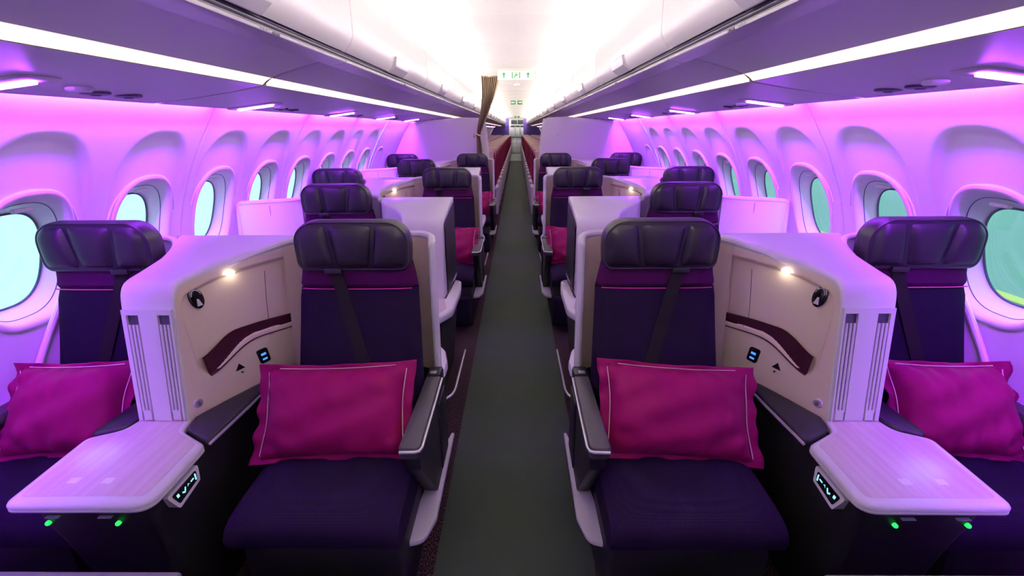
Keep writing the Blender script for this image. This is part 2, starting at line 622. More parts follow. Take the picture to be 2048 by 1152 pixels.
# ceiling cove tubes on top of the bins
for sx in (-1, 1):
    for a, b in ((Y_FRONT + .05, 3.6), (3.64, 10), (10.04, 20), (20.04, Y_END - .6)):
        me = MB().box(0.690, 0.722, a, b, 2.058, 2.075, 0.004, 1).mesh('ceiling_cove_tube', sx)
        tag(obj('ceiling_cove_light', me, M['ceil_tube']), 'white light tube hidden on top of the bins ' + SIDE[sx], 'light', 'ceiling cove lights')

# overhead bins ------------------------------------------------------
def bin_parts(sx, L):
    d = {}
    doorp = [(.642, 1.792), (.630, 1.801), (.613, 1.823), (.602, 1.850), (.600, 1.90), (.600, 1.98), (.606, 2.03), (.625, 2.052), (.66, 2.058)]
    back = [(x + 0.015, z + 0.004) for x, z in doorp[::-1]]
    back[-1] = (.657, 1.798)
    ring = doorp + back
    rings = [[(x + g * 0.5, y, z) for x, z in ring] for y, g in ((.004, .012), (.007, .002), (.014, 0), (L - .014, 0), (L - .007, .002), (L - .004, .012))]
    d['door'] = MB().loft(rings).mesh('bin_door', sx, angle=50)
    mb = MB()
    mb.box(.655, 1.30, .003, L - .003, 1.86, 2.03)
    d['body'] = mb.mesh('bin_body', sx)
    # dark gap with track ribs between door and rail
    mb = MB().box(.652, .70, .0, L, 1.762, 1.797)
    mb.tube([(.651, 0.0, 1.776), (.651, L, 1.776)], .003, 6)
    mb.tube([(.651, 0.0, 1.786), (.651, L, 1.786)], .002, 6)
    d['slot'] = mb.mesh('hinge_slot', sx)
    railp = fillet([(.642, 1.755), (.640, 1.763), (.70, 1.764), (.70, 1.742), (.664, 1.750)], [.003, .002, 0, 0, .004], 3)
    d['rail'] = MB().loft([[(x, y, z) for x, z in railp] for y in (.004, L - .004)]).mesh('grip_rail', sx)
    c = L / 2
    hp = fillet([(.634, 1.786), (.598, 1.815), (.588, 1.862), (.600, 1.866), (.62, 1.818), (.645, 1.790)], .008, 3)
    d['handle'] = MB().loft([[(x, y, z) for x, z in hp] for y in (c - .145, c - .14, c + .14, c + .145)]).mesh('latch_handle', sx)
    d['recess'] = MB().box(.6385, .6445, c - .19, c + .19, 1.7535, 1.7635, .002).mesh('finger_recess', sx)
    return d

BIN_L = 1.6
B0 = 2.04 - 2 * BIN_L
binlab = {0: 'white overhead bin nearest the forward bulkhead', 1: 'white overhead bin above the front pair of seats', 2: 'white overhead bin above the first single seat',
          3: 'white overhead bin above the middle pair of seats', 4: 'white overhead bin above the single seat and last pair'}
for sx in (-1, 1):
    bp = bin_parts(sx, BIN_L)
    k = 0
    while B0 + (k + 1) * BIN_L < Y_END - 0.7:
        y = B0 + k * BIN_L
        lab = (binlab[k] if k in binlab else 'white overhead bin of the rear cabin') + ' ' + SIDE[sx]
        e = thing('overhead_bin', lab, 'overhead bin', (0, y, 0), 'overhead bins ' + SIDE[sx])
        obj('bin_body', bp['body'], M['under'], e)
        dr = obj('bin_door', bp['door'], M['bin'], e)
        obj('latch_handle', bp['handle'], M['rail'], dr)
        obj('hinge_slot', bp['slot'], M['slot'], e)
        rl = obj('grip_rail', bp['rail'], M['rail'], e)
        obj('finger_recess', bp['recess'], M['under'], rl)
        # seat row placard printed on the rail
        if 0 <= k < 5:
            for q, (a, b) in enumerate(((-.36, .006), (-.345, .006), (-.328, .006), (-.29, .022), (-.262, .012))):
                pm_ = MB().box(.6385, .6405, BIN_L - .02 + a - .28, BIN_L - .02 + a + b - .28, 1.7555, 1.7615).mesh('placard_mark', sx)
                obj('row_placard', pm_, M['ink'], rl)
        k += 1

# bin undersides / service panels, with joints at the diffuser joints
UP1 = [(.664, 1.752), (.76, 1.732), (.86, 1.704), (.893, 1.690)]
UP2 = [(.934, 1.664), (1.05, 1.644), (1.20, 1.622), (1.30, 1.611), (1.368, 1.602), (1.376, 1.606), (1.371, 1.619), (1.358, 1.623), (1.354, 1.71)]
SEG = [(Y_FRONT, 1.93), (1.945, 4.88), (4.895, 7.9), (7.915, 13), (13.015, 18), (18.015, 23), (23.015, Y_END - .65)]
for sx in (-1, 1):
    und = bpy.data.objects.new('trim_2' if sx < 0 else 'trim_3', None)
    COL.objects.link(und)
    und['kind'] = 'structure'
    und['label'] = 'grey underside panels of the bins ' + SIDE[sx]
    for i, (a, b) in enumerate(SEG):
        mb = MB()
        for P in (UP1, UP2):
            rows = [[(x, y, z + dz) for x, z in P] for y, dz in ((a, .012), (a + .003, .001), (a + .008, 0), (b - .008, 0), (b - .003, .001), (b, .012))]
            mb.grid(rows)
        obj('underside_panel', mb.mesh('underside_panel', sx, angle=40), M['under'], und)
        # channel behind the diffuser
        ch = MB().grid([[(x, y, z) for x, z in ((.893, 1.690), (.898, 1.712), (.94, 1.70), (.934, 1.664))] for y in (a - .01, b + .01)]).mesh('light_channel', sx)
        obj('light_channel', ch, M['slot'], und)
        df = [(.895, 1.690), (.915, 1.680), (.932, 1.666), (.930, 1.674), (.900, 1.696)]
        rows = [[(x, y, z) for x, z in df] for y in (a + .006, b - .006)]
        me = MB().loft(rows).mesh('diffuser', sx)
        lab = ['warm white light strip under the bins over the front seats ', 'warm white light strip under the bins over the middle seats ', 'warm white light strip under the bins running to the partition '][i] if i < 3 else 'warm light strip under the rear cabin bins '
        o = tag(obj('strip_light', me, M['strip']), lab + SIDE[sx], 'light strip', 'warm strip lights under the bins')
        # wall-wash tube in the cove
        if b < 8:
            sub = [(a, b)]
        else:
            sub = []
    # cove tubes: one per sidewall panel, small dark gap at each joint
    y = WY0 + WP / 2 - 2 * WP * 2.5
    me = MB().box(1.370, 1.388, y + .06, y + 4 * WP - .06, 1.630, 1.640, .003, 1).mesh('cove_tube', sx)
    tag(obj('cove_light_left_offscreen' if sx < 0 else 'cove_light_right_offscreen', me, M['cove']), 'pink wall wash light tube continuing forward of the front seats ' + SIDE[sx], 'light', 'pink cove lights ' + SIDE[sx])
    y += 4 * WP
    while y < 8.0:
        me = cached(('cove', sx), lambda: MB().box(1.370, 1.388, .06, 2 * WP - .06, 1.630, 1.640, .003, 1).mesh('cove_tube', sx))
        tag(obj('cove_light', me, M['cove'], None, (0, y, 0)), 'pink wall wash light tube in the cove above the sidewall ' + SIDE[sx], 'light', 'pink cove lights ' + SIDE[sx])
        y += 2 * WP

# service units: blue reading lamps, air vents, small lens
def psu_parts(sx):
    d = {}
    z = lambda x: float(np.interp(x, [p[0] for p in UP2[:5]], [p[1] for p in UP2[:5]]))
    out = fillet([(1.13, -.06), (1.37, -.06), (1.37, .06), (1.13, .06)], .03, 4)
    d['plate'] = MB().prism(out, [(0, 0.004), (0, -0.003), (.006, -0.006)], lambda a, b, q: (a, b, z(a) + q)).mesh('service_plate', sx)
    ln = fillet([(1.16, -.016), (1.34, -.016), (1.34, .016), (1.16, .016)], .014, 4)
    d['lens'] = MB().prism(ln, [(0, -.004), (.002, -.0125)], lambda a, b, q: (a, b, z(a) + q)).mesh('lamp_lens', sx)
    vn = MB()
    for yy in (.30, .42):
        vn.loft([[(1.27 + r * math.cos(t), yy + r * math.sin(t), z(1.27) + q) for t in [i * math.pi / 8 for i in range(16)]] for r, q in ((.042, .002), (.042, -.008), (.03, -.014), (.018, -.012), (.014, -.022))])
    d['vent'] = vn
    d['vent1'] = None
    def one(yy):
        mb = MB()
        mb.loft([[(1.27 + r * math.cos(t), yy + r * math.sin(t), z(1.27) + q) for t in [i * math.pi / 8 for i in range(16)]] for r, q in ((.040, .004), (.040, -.003), (.032, -.006), (.018, -.004), (.012, -.009))])
        return mb.mesh('air_vent', sx)
    d['v'] = [one(.30), one(.43)]
    d['button'] = MB().loft([[(1.22 + r * math.cos(t), .19 + r * 1.6 * math.sin(t), z(1.22) + q) for t in [i * math.pi / 8 for i in range(16)]] for r, q in ((.025, .004), (.025, -.006), (.02, -.010))]).mesh('call_lens', sx)
    return d
ROWY = [1.61, 2.80, 3.99, 5.18, 6.37]
where = ['over the front pair of seats', 'over the first single seat', 'over the middle pair of seats', 'over the second single seat', 'over the last pair of seats']
for sx in (-1, 1):
    ps = psu_parts(sx)
    for i in range(5):
        e = thing('service_unit', 'blue reading lamp unit ' + where[i] + ' ' + SIDE[sx], 'reading light', (0, 1.25 + 1.2 * i, 0), 'reading lamp units')
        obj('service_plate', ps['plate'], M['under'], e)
        obj('lamp_lens', ps['lens'], M['psu'], e)
        for v in ps['v']:
            obj('air_vent', v, M['slot'], e)
        obj('call_lens', ps['button'], M['lining'], e)
    for y in (9.0, 12.0, 15.0, 18.0, 21.0, 24.0, 27.0):
        e = thing('service_unit', 'blue reading lamp unit over the rear cabin seats ' + SIDE[sx], 'reading light', (0, y, 0), 'rear reading lamps ' + SIDE[sx])
        obj('lamp_lens', ps['lens'], M['psu'], e)

# ================================================================== BUSINESS SEATS
HW, HZB, HZT = 0.208, 1.015, 1.197
def head_hw(z, W=HW, rb=.034, rt=.080):
    h = z - HZB
    g = HZT - z
    x = W - 0.005 * max(0, (1 - h / 0.07)) if h < 0.07 else W
    if h < rb:
        x -= rb - math.sqrt(max(0, rb * rb - (rb - h) ** 2))
    if g < rt:
        x -= (rt - math.sqrt(max(0, rt * rt - (rt - g) ** 2))) * 1.05
    return max(x, 0.02)

def head_outline(ins=0.0):
    zs = [HZB + (HZT - HZB) * (0.5 - 0.5 * math.cos(math.pi * i / 22)) for i in range(23)]
    r = [(head_hw(z), z) for z in zs]
    p = r + [(-x, z) for x, z in r[::-1]]
    return offset2(p, ins) if ins else p

def seat_meshes(sx, kind):
    """local frame: u outboard (+), y away from camera, 0 = headrest front plane"""
    d = {}
    # headrest body
    d['headrest'] = MB().prism(head_outline(), [(.045, .098), (.018, .092), (.004, .074), (0, .050), (0, .020), (.004, .006), (.014, .001)], XZ).mesh('headrest', sx)
    pip = [(u, 0.006, z) for u, z in head_outline(.006)]
    pip.append(pip[0])
    d['head_piping'] = MB().tube(pip, .0042, 6).mesh('piping', sx)
    # three padded panels
    d['panels'] = []
    cuts_b, cuts_t = [-1, -.33, .33, 1], [-1, -.45, .45, 1]
    for k in range(3):
        rows = []
        N = 18
        for i in range(N + 1):
            s = i / N
            z = HZB + .014 + (HZT - HZB - .028) * s
            hw = head_hw(z) - .014 if k != 1 else head_hw(z) - .012
            W0 = .19
            l = W0 * (cuts_b[k] * (1 - s) + cuts_t[k] * s) + (.003 if k > 0 else 0)
            r = W0 * (cuts_b[k + 1] * (1 - s) + cuts_t[k + 1] * s) - (.003 if k < 2 else 0)
            l, r = max(l, -hw), min(r, hw)
            if r < l + .004:
                l = r - .004 if k == 0 else l
                r = l + .004
            row = []
            for j in range(11):
                q = j / 10
                e = (1 - abs(2 * q - 1) ** 3.5) ** .6 * (1 - abs(2 * s - 1) ** 5) ** .6
                row.append((l + (r - l) * q, .006 - .022 * e - .006 * math.sin(math.pi * s) * e, z))
            rows.append(row)
        d['panels'].append(MB().grid(rows).mesh('headrest_panel', sx, angle=60))
    g0 = -1 if kind == 'window' else 1
    d['mark'] = MB().tube([(g0 * (.150 + .0042 * k - .004 * math.sin(k * 2.1)), -.010 + .0005 * k, 1.034 + .005 * math.sin(k * 1.9)) for k in range(9)], .0011, 5).mesh('stitched_mark', sx)
    # backrest lower panel, plum band
    def bfront(z):
        return 0.022 - 0.14 * max(0, (0.98 - z) / 0.5) ** 1.15
    def back_loft(z0, z1, hw0, hw1, bul, n=14):
        rings = []
        for i in range(n + 1):
            s = i / n
            z = z0 + (z1 - z0) * s
            hw = hw0 + (hw1 - hw0) * s
            yf, yb = bfront(z), bfront(z) + .10
            ed = 0.010 * (1 - min(1, min(s, 1 - s) / .08)) ** 2
            ring = []
            for t in range(21):
                u = -1 + 2 * t / 20
                ring.append((hw * u, yf + ed - bul * (1 - abs(u) ** 4) + .026 * abs(u) ** 14, z))
            ring += [(hw * .98, yf + .05, z), (hw * .92, yb, z), (-hw * .92, yb, z), (-hw * .98, yf + .05, z)]
            rings.append(ring)
        return MB().loft(rings)
    d['backrest'] = back_loft(.44, .942, .236 if kind == 'window' else .245, .218 if kind == 'window' else .222, .012).mesh('backrest', sx)
    d['band'] = back_loft(.947, 1.03, .222, .205, .008, 6).mesh('backrest_band', sx)
    d['stitch'] = MB().tube([(.203 * (i / 10 - 1), bfront(.9445) - .010 * (1 - abs(i / 10 - 1) ** 4) + .003, .9445) for i in range(21)], .0024, 6).mesh('piping', sx)
    # cushion: rounded block with soft crown
    rows = []
    prof = [(-.085, .40), (-.085, .455), (-.12, .462), (-.25, .462), (-.40, .460), (-.50, .458), (-.555, .450), (-.582, .437), (-.596, .416), (-.598, .388), (-.588, .355), (-.56, .335)]
    rings = []
    for t in range(25):
        u = -1 + 2 * t / 24
        ring = [( .25 * u, y, z - (.020 * abs(u) ** 8 if z > .40 else 0) + .006 * (1 - u * u) * (1 if z > .44 else 0)) for y, z in prof] + [(.25 * u, -.10, .335)]
        rings.append(ring)
    d['cushion'] = MB().loft(rings).mesh('seat_cushion', sx)
    d['base'] = MB().box(-.17 if kind == 'window' else -.235, .17 if kind == 'window' else .235, -.55, .06, 0.0, .336, .01).mesh('seat_base', sx)
    d['leg_rest'] = MB().box(-.235, .185 if kind == 'window' else .235, -.685, -.612, .05, .285, .022, 3).mesh('leg_rest', sx)
    # belt: shoulder strap lying on the backrest
    sg = 1 if kind != 'window' else -1
    p = []
    mb = MB()
    a, b = [], []
    for i in range(22):
        s = i / 21
        z = 1.02 - .40 * s
        u = sg * (.075 - .115 * s)
        y = bfront(z) - .016 - .004 * math.sin(math.pi * s)
        a.append(((u - .024), y, z))
        b.append(((u + .024), y, z))
    rings = [[(p0[0], p0[1], p0[2]), (p1[0], p1[1], p1[2]), (p1[0], p1[1] + .003, p1[2]), (p0[0], p0[1] + .003, p0[2])] for p0, p1 in zip(a, b)]
    mb.loft(rings)
    d['belt'] = mb.mesh('seat_belt', sx)
    d['belt_guide'] = MB().box(sg * .075 - .032, sg * .075 + .032, -.008, .02, 1.005, 1.028, .006).mesh('belt_guide', sx)
    # armrest (aisle seats: towards the aisle; window seats: towards the wall)
    if kind != 'throne':
        g = -1 if kind == 'aisle' else 1
        q = .016 if kind == 'window' else 0.0
        def gg(u0, u1):
            return (g * u0 - q, g * u1 - q) if g > 0 else (-u1, -u0)
        out = fillet([(g * (.232 - q), -.455), (g * (.300 - q), -.455), (g * (.298 - q), -.02), (g * (.238 - q), -.02)], [.02, .02, .006, .006], 5)
        d['arm_pad'] = MB().prism(out, [(.004, .558), (0, .564), (0, .590), (.004, .598), (.012, .601)], XY).mesh('arm_pad', sx)
        tr = [(g * (.301 - q), -.03, .592), (g * (.303 - q), -.25, .592), (g * (.3035 - q), -.44, .591), (g * (.298 - q), -.454, .590), (g * (.285 - q), -.459, .589), (g * (.238 - q), -.459, .588)]
        d['arm_trim'] = MB().tube(tr, .005, 8).mesh('silver_edge', sx)
        x0, x1 = gg(.244, .292)
        ab = fillet([(-.440, .560), (.05, .560), (.05, .14), (-.13, .15), (-.205, .215), (-.43, .50)], [.01, .01, .01, .02, .03, .03], 4)
        if kind == 'window':
            ab = fillet([(-.440, .560), (.05, .560), (.05, .472), (-.34, .472), (-.43, .52)], [.01, .01, .01, .03, .03], 4)
        d['arm_body'] = MB().prism(ab, [(.004, x0), (0, x0 + .006), (0, x1 - .006), (.004, x1)], YZ).mesh('arm_body', sx)
        x0, x1 = gg(.240, .296)
        d['arm_hinge'] = MB().box(x0, x1, -.022, .048, .548, .606, .010).mesh('arm_hinge', sx)
        x0, x1 = gg(.252, .278)
        d['arm_button'] = MB().box(x0, x1, -.016, .004, .604, .609, .002).mesh('release_button', sx)
    if kind == 'aisle':
        # pale kick plate low on the aisle side
        out = fillet([(-.308, .15), (-.308, -.33), (-.282, -.425), (-.226, -.440), (-.230, -.28), (-.262, -.02), (-.296, .15)], [.0, .10, .05, .012, .05, .05, 0], 5)
        d['kick'] = MB().prism(out, [(.002, .196), (0, .199), (0, .211), (.002, .214)], XY).mesh('kick_plate', sx)
        d['arm_side'] = MB().box(-.298, -.290, -.10, .045, .23, .52, .003).mesh('side_panel', sx)
    return d

def business_seat(sx, kind, xc, y, label):
    d = cached(('seat', sx, kind), lambda: seat_meshes(sx, kind))
    e = thing('business_seat', label, 'seat', (sx * xc, y, 0), 'business class seats')
    obj('seat_base', d['base'], M['black'], e)
    obj('seat_cushion', d['cushion'], M['navy'], e, label='dark indigo woven seat cushion')
    obj('leg_rest', d['leg_rest'], M['navy'], e)
    b = obj('backrest', d['backrest'], M['navy'], e)
    obj('backrest_band', d['band'], M['plum'], e, label='plum fabric band under the headrest')
    obj('piping', d['stitch'], M['pipe_pink'], b, label='thin pink piping')
    h = obj('headrest', d['headrest'], M['leather'], e, label='black leather headrest')
    obj('piping', d['head_piping'], M['piping'], h)
    for p in d['panels']:
        obj('headrest_panel', p, M['leather'], h)
    if kind == 'window':
        obj('stitched_mark', d['mark'], M['belt'], h)
    obj('seat_belt', d['belt'], M['belt'], e, label='dark diagonal shoulder belt')
    obj('belt_guide', d['belt_guide'], M['black'], e)
    if kind != 'throne':
        a = obj('armrest', d['arm_body'], M['black'], e)
        obj('arm_pad', d['arm_pad'], M['pad'], a)
        obj('silver_edge', d['arm_trim'], M['silver'], a, label='silver edge strip')
        obj('arm_hinge', d['arm_hinge'], M['black'], a)
        obj('release_button', d['arm_button'], M['silver'], a)
    if kind == 'aisle':
        obj('kick_plate', d['kick'], M['cream'], e, label='pale kick plate')
        obj('side_panel', d['arm_side'], M['black'], e)
    return e

# ------------------------------------------------------------------ pillows
def pillow_mesh(seed):
    rnd = random.Random(seed)
    W, H, T = .238, .150, .086
    ph = [rnd.uniform(0, 6.28) for _ in range(8)]
    N, K = 40, 28
    front, back = [], []
    for j in range(K + 1):
        v = -1 + 2 * j / K
        rf, rb = [], []
        for i in range(N + 1):
            u = -1 + 2 * i / N
            pinch = 1 - .05 * (1 - abs(v)) * 0 - .055 * (1 - u * u) * abs(v) ** 3
            pinx = 1 - .05 * (1 - v * v) * abs(u) ** 3
            e = max(0, (1 - abs(u) ** 3.2)) ** .62 * max(0, (1 - abs(v) ** 2.8)) ** .62
            wr = .009 * math.sin(9 * u + 3 * v + ph[0]) * (1 - e) + .006 * math.sin(5 * u - 8 * v + ph[1]) * e + .006 * math.sin(17 * u * abs(v) + ph[2]) * abs(v) + .003 * math.sin(21 * u + 4 * v * v + ph[6]) * abs(v) ** .5
            x, z = W * u * pinx, H * v * pinch
            rf.append((x, -T * e * (1 + .08 * math.sin(2.3 * u + ph[3])) - wr * (e > 0), z))
            rb.append((x, T * .62 * e, z))
        front.append(rf)
        back.append(rb)
    body = MB()
    body.grid(front)
    body.grid(back)
    # flange: wavy border sheet outside the seam
    fl_rings = []
    per = []
    n = 26
    for t in range(n):
        per.append((-1 + 2 * t / n, -1))
    for t in range(n):
        per.append((1, -1 + 2 * t / n))
    for t in range(n):
        per.append((1 - 2 * t / n, 1))
    for t in range(n):
        per.append((-1, 1 - 2 * t / n))
    for s in (0.0, .35, .7, 1.0, 1.0, .7, .35, 0.0):
        ring = []
        idx = len(fl_rings)
        off = 0.0025 if idx > 3 else 0.0
        for k, (u, v) in enumerate(per):
            pinch = 1 - .055 * (1 - u * u) * abs(v) ** 3
            pinx = 1 - .05 * (1 - v * v) * abs(u) ** 3
            x, z = W * u * pinx, H * v * pinch
            ex = 0.034 if abs(u) > abs(v) - 1e-6 else 0.014
            cu = abs(u) ** 8
            cv = abs(v) ** 8
            dx, dz = math.copysign(cu, u) * .036, math.copysign(cv, v) * .016
            wv = .010 * math.sin(6 * (u + 2 * v) + ph[4]) + .006 * math.sin(13 * u - 9 * v + ph[5])
            ring.append((x * (1 - .004 * (s == 0)) + dx * s, off + wv * s, z * (1 - .004 * (s == 0)) + dz * s))
        fl_rings.append(ring)
    fl = MB().loft(fl_rings, False, False)
    th = []
    for sgn in (-1, 1):
        p = []
        for i in range(24):
            v = -.92 + 1.84 * i / 23
            pinx = 1 - .05 * (1 - v * v)
            p.append((sgn * (W * pinx + .003), -.004 - .003 * math.sin(6 * v), H * v))
        th.append(MB().tube(p, .0016, 5).mesh('stitching'))
    p = []
    for i in range(24):
        u = -.85 + 1.7 * i / 23
        p.append((W * u, -.003, H * (1 - .055 * (1 - u * u)) + .002))
    th.append(MB().tube(p, .0013, 5).mesh('stitching'))
    return body.mesh('pillow_body', angle=0), fl.mesh('flange', angle=0), th

PM = [pillow_mesh(3), pillow_mesh(11), pillow_mesh(23), pillow_mesh(31)]
def pillow(idx, x, y, z, lean, yaw, roll, label, s=1.0):
    b, f, th = PM[idx]
    e = thing('pillow', label, 'pillow', (x, y, z), 'satin pillows')
    e.rotation_euler = (lean, roll, yaw)
    e.scale = (s, 1, 1)
    bo = obj('pillow_body', b, M['pillow'], e)
    obj('flange', f, M['flange'], e)
    for t in th:
        obj('stitching', t, M['thread'], e, label='pale stitching line')
    return e

# ------------------------------------------------------------------ centre console between a pair of seats (author frame: row 1)
FP = [(1.300, .600, 1.207, 1.044), (1.338, .790, 1.218, 1.050), (1.372, .960, 1.228, 1.056), (1.380, .992, 1.230, 1.058), (1.392, 1.018, 1.236, 1.060), (1.410, 1.034, 1.243, 1.061), (1.435, 1.042, 1.252, 1.062),
      (1.48, 1.047, 1.254, 1.056), (1.55, 1.060, 1.252, 1.028), (1.62, 1.076, 1.247, .966), (1.66, 1.087, 1.249, .905), (1.70, 1.096, 1.261, .845), (1.76, 1.099, 1.300, .792), (1.84, 1.10, 1.340, .750)]
FY = [p[0] for p in FP]
FZ = [p[1] for p in FP]
FL = [p[2] for p in FP]
FR = [p[3] for p in FP]
BASE_R = [(1.30, 1.044), (1.42, .992), (1.52, .945), (1.654, .884), (1.75, .83), (1.84, .80)]
BASE_L = [(1.30, 1.207), (1.42, 1.214), (1.52, 1.221), (1.65, 1.236), (1.75, 1.266), (1.84, 1.31)]
def iy(y, tab):
    return float(np.interp(y, [t[0] for t in tab], [t[1] for t in tab]))
def fine_stations():
    ys = []
    for a, b in zip(range(len(FP) - 1), range(1, len(FP))):
        n = 4
        for k in range(n):
            ys.append([FP[a][q] + (FP[b][q] - FP[a][q]) * k / n for q in range(4)])
    ys.append(list(FP[-1]))
    A = np.array(ys)
    B = A.copy()
    for it in range(4):
        B[1:-1] = .25 * B[:-2] + .5 * B[1:-1] + .25 * B[2:]
    return B
def console_meshes(sx):
    o = (1.126, 1.61, 0)
    d = {}
    S = fine_stations()
    rc = .022
    rows = []
    for y, zt, L, R in S:
        zb = .585
        r = min(rc, max(.002, (zt - zb) * .4))
        row = []
        lb = iy(y, BASE_L)
        for i in range(9):
            s = i / 8
            row.append((lb + (L - lb) * s, y, zb + (zt - r - zb) * s))
        for i in range(1, 7):
            t = math.pi / 2 * i / 6
            row.append((L - r + r * math.cos(t), y, zt - r + r * math.sin(t)))
        for i in range(1, 9):
            s = i / 9
            row.append((L - r + (R + r - L + r) * s, y, zt))
        for i in range(0, 7):
            t = math.pi / 2 * (1 + i / 6)
            row.append((R + r + r * math.cos(t), y, zt - r + r * math.sin(t)))
        rows.append(row)
    mb = MB().grid(rows)
    # back of the console
    y, zt, L, R = S[-1]
    mb.grid([[(x, y, z) for x in np.linspace(L, R, 5)] for z in (.585, .8, zt)])
    d['body'] = mb.mesh('console_body', sx, o, angle=45)
    # seat-facing side wall with a recessed niche
    ys = np.concatenate([np.linspace(1.300, 1.44, 40), np.linspace(1.445, 1.84, 60)])
    def top(y):
        return float(np.interp(y, S[:, 0], S[:, 1]))
    def Rt(y):
        return float(np.interp(y, S[:, 0], S[:, 3]))
    def nich_bot(y):
        return .705 + .075 * sm(y, 1.40, 1.60)
    def nich(y, z):
        zb = nich_bot(y)
        zt = top(y) - .050
        # signed distance style: min distance to the borders with rounded corners
        yl = 1.365 + (z - .6) * .085
        dy, dz = y - yl, min(z - zb, zt - z)
        rr = .045
        if dy < rr and dz < rr:
            q = rr - math.hypot(rr - dy, rr - dz)
        else:
            q = min(dy, dz)
        return sm(q, 0.0, .012) * .020
    rows = []
    for y in ys:
        zt = top(y)
        r = min(rc, max(.002, (zt - .585) * .4))
        row = []
        for i in range(71):
            s = i / 70
            z = .585 + (zt - r - .585) * s
            x = iy(y, BASE_R) + (Rt(y) - iy(y, BASE_R)) * s
            row.append((x + nich(y, z), y + nich(y, z) * .4, z))
        rows.append(row)
    d['niche'] = MB().grid(rows).mesh('niche_wall', sx, o, angle=0)
    def on(y, z, out=.002):
        zt = top(y)
        s = (z - .585) / (zt - rc - .585)
        return (iy(y, BASE_R) + (Rt(y) - iy(y, BASE_R)) * s + nich(y, z) - out, y + nich(y, z) * .4 - out * .4, z)
    def off(y, z, out):   # ignoring the recess
        zt = top(y)
        s = (z - .585) / (zt - rc - .585)
        return (iy(y, BASE_R) + (Rt(y) - iy(y, BASE_R)) * s - out, y - out * .4, z)
    def onr(y, z, out):   # floor of the recess
        return off(y, z, out - .020)
    # maroon pocket band across the niche
    rows = []
    for i in range(25):
        y = 1.405 + (1.70 - 1.405) * i / 24
        zt_ = .770 + .045 * sm(y, 1.40, 1.55)
        zb_ = .703 + .058 * sm(y, 1.40, 1.60)
        k = .004 if i < 23 else -.004
        rows.append([on(y, zb_, .004), off(y, zb_ + .006, -.004), off(y, zt_, -.004 if i < 22 else .002), off(y, zt_, -.008)])
    d['pocket'] = MB().grid(rows).mesh('pocket_band', sx, o)
    # round black reading lamp
    def disc(y, z, ry, rz, out0, out1, n=24, f=on):
        c0 = [f(y + ry * math.cos(t), z + rz * math.sin(t), out0) for t in [2 * math.pi * i / n for i in range(n)]]
        c1 = [f(y + ry * math.cos(t), z + rz * math.sin(t), out1) for t in [2 * math.pi * i / n for i in range(n)]]
        c2 = [f(y + .85 * ry * math.cos(t), z + .85 * rz * math.sin(t), out1 + .003) for t in [2 * math.pi * i / n for i in range(n)]]
        return MB().loft([c0, c1, c2])
    d['lamp'] = disc(1.474, .960, .024, .036, -.004, .007, 24, onr).mesh('reading_lamp', sx, o)
    tri = [(-.012, -.018), (.012, -.018), (.004, .006), (-.004, .006)]
    d['lamp_glyph'] = MB().loft([[onr(1.474 + .8 * a, .952 + b, q) for a, b in tri] for q in (.009, .0115)]).mesh('lamp_glyph', sx, o)
    d['lamp_ring'] = MB().tube([onr(1.474 + .018 * math.cos(t), .962 + .027 * math.sin(t), .0105) for t in [math.radians(20 + 140 * i / 12) for i in range(13)]], .0016, 5).mesh('lamp_arc', sx, o)
    # niche spot lamp under the rim
    sp = [(1.590 + .026 * math.cos(t), .9 + .013 * math.sin(t)) for t in [2 * math.pi * i / 12 for i in range(12)]]
    zz = top(1.59) - .048
    d['spot'] = MB().loft([[(on(1.59, zz - .02, 0)[0] - .012 + dx, 1.590 + dy, zz - .004 + q) for dx, dy in [(.010 * math.cos(t), .022 * math.sin(t)) for t in [2 * math.pi * i / 12 for i in range(12)]]] for q in (-.004, .004)]).mesh('niche_lamp', sx, o)
    # outlet with blue screen, triangle, button
    rp = fillet([(1.570, .660), (1.606, .662), (1.606, .716), (1.570, .714)], .008, 4)
    d['outlet'] = MB().loft([[off(a, b, q) for a, b in rp] for q in (-.002, .004)]).mesh('power_outlet', sx, o)
    d['outlet_lights'] = [MB().loft([[off(a, b, q) for a, b in p] for q in (.004, .0055)]).mesh('blue_light', sx, o) for p in
                          ([(1.580, .690), (1.596, .691), (1.596, .699), (1.580, .698)], [(1.580, .672), (1.596, .673), (1.596, .679), (1.580, .678)])]
    d['tri'] = MB().loft([[off(a, b, q) for a, b in [(1.486, .676), (1.518, .676), (1.504, .698)]] for q in (-.001, .002)]).mesh('marker_triangle', sx, o)
    d['dot'] = disc(1.503, .664, .004, .003, -.001, .001, 10, off).mesh('marker_dot', sx, o)
    d['button'] = disc(1.340, .637, .015, .015, -.001, .003, 20, off).mesh('round_button', sx, o)
    d['button_in'] = disc(1.340, .637, .006, .010, .005, .006, 12, off).mesh('button_slot', sx, o)
    # front plate with two slots that hold folded bars
    def fr(u, z, out):
        # u: 0 = window-side edge, 1 = aisle-side edge
        y = float(np.interp(z, [.6, .96], [1.300, 1.372]))
        L = 1.207 + (z - .6) / .36 * .021
        R = 1.044 + (z - .6) / .36 * .012
        return (L + (R - L) * u, y - out * .98, z + out * .19)
    def strip(u0, u1, z0, z1, o0, o1, cr=.0):
        pts = [(u0, z0), (u1, z0), (u1, z1), (u0, z1)]
        return [[fr(a, b, q) for a, b in pts] for q in (o0, o1)]
    mb = MB()
    for u0, u1 in ((.035, .115), (.345, .700), (.930, .968)):
        mb.loft(strip(u0, u1, .601, .945, -.002, .010))
    mb.loft(strip(.035, .968, .945, .962, -.002, .010))
    d['plate'] = mb.mesh('front_plate', sx, o)
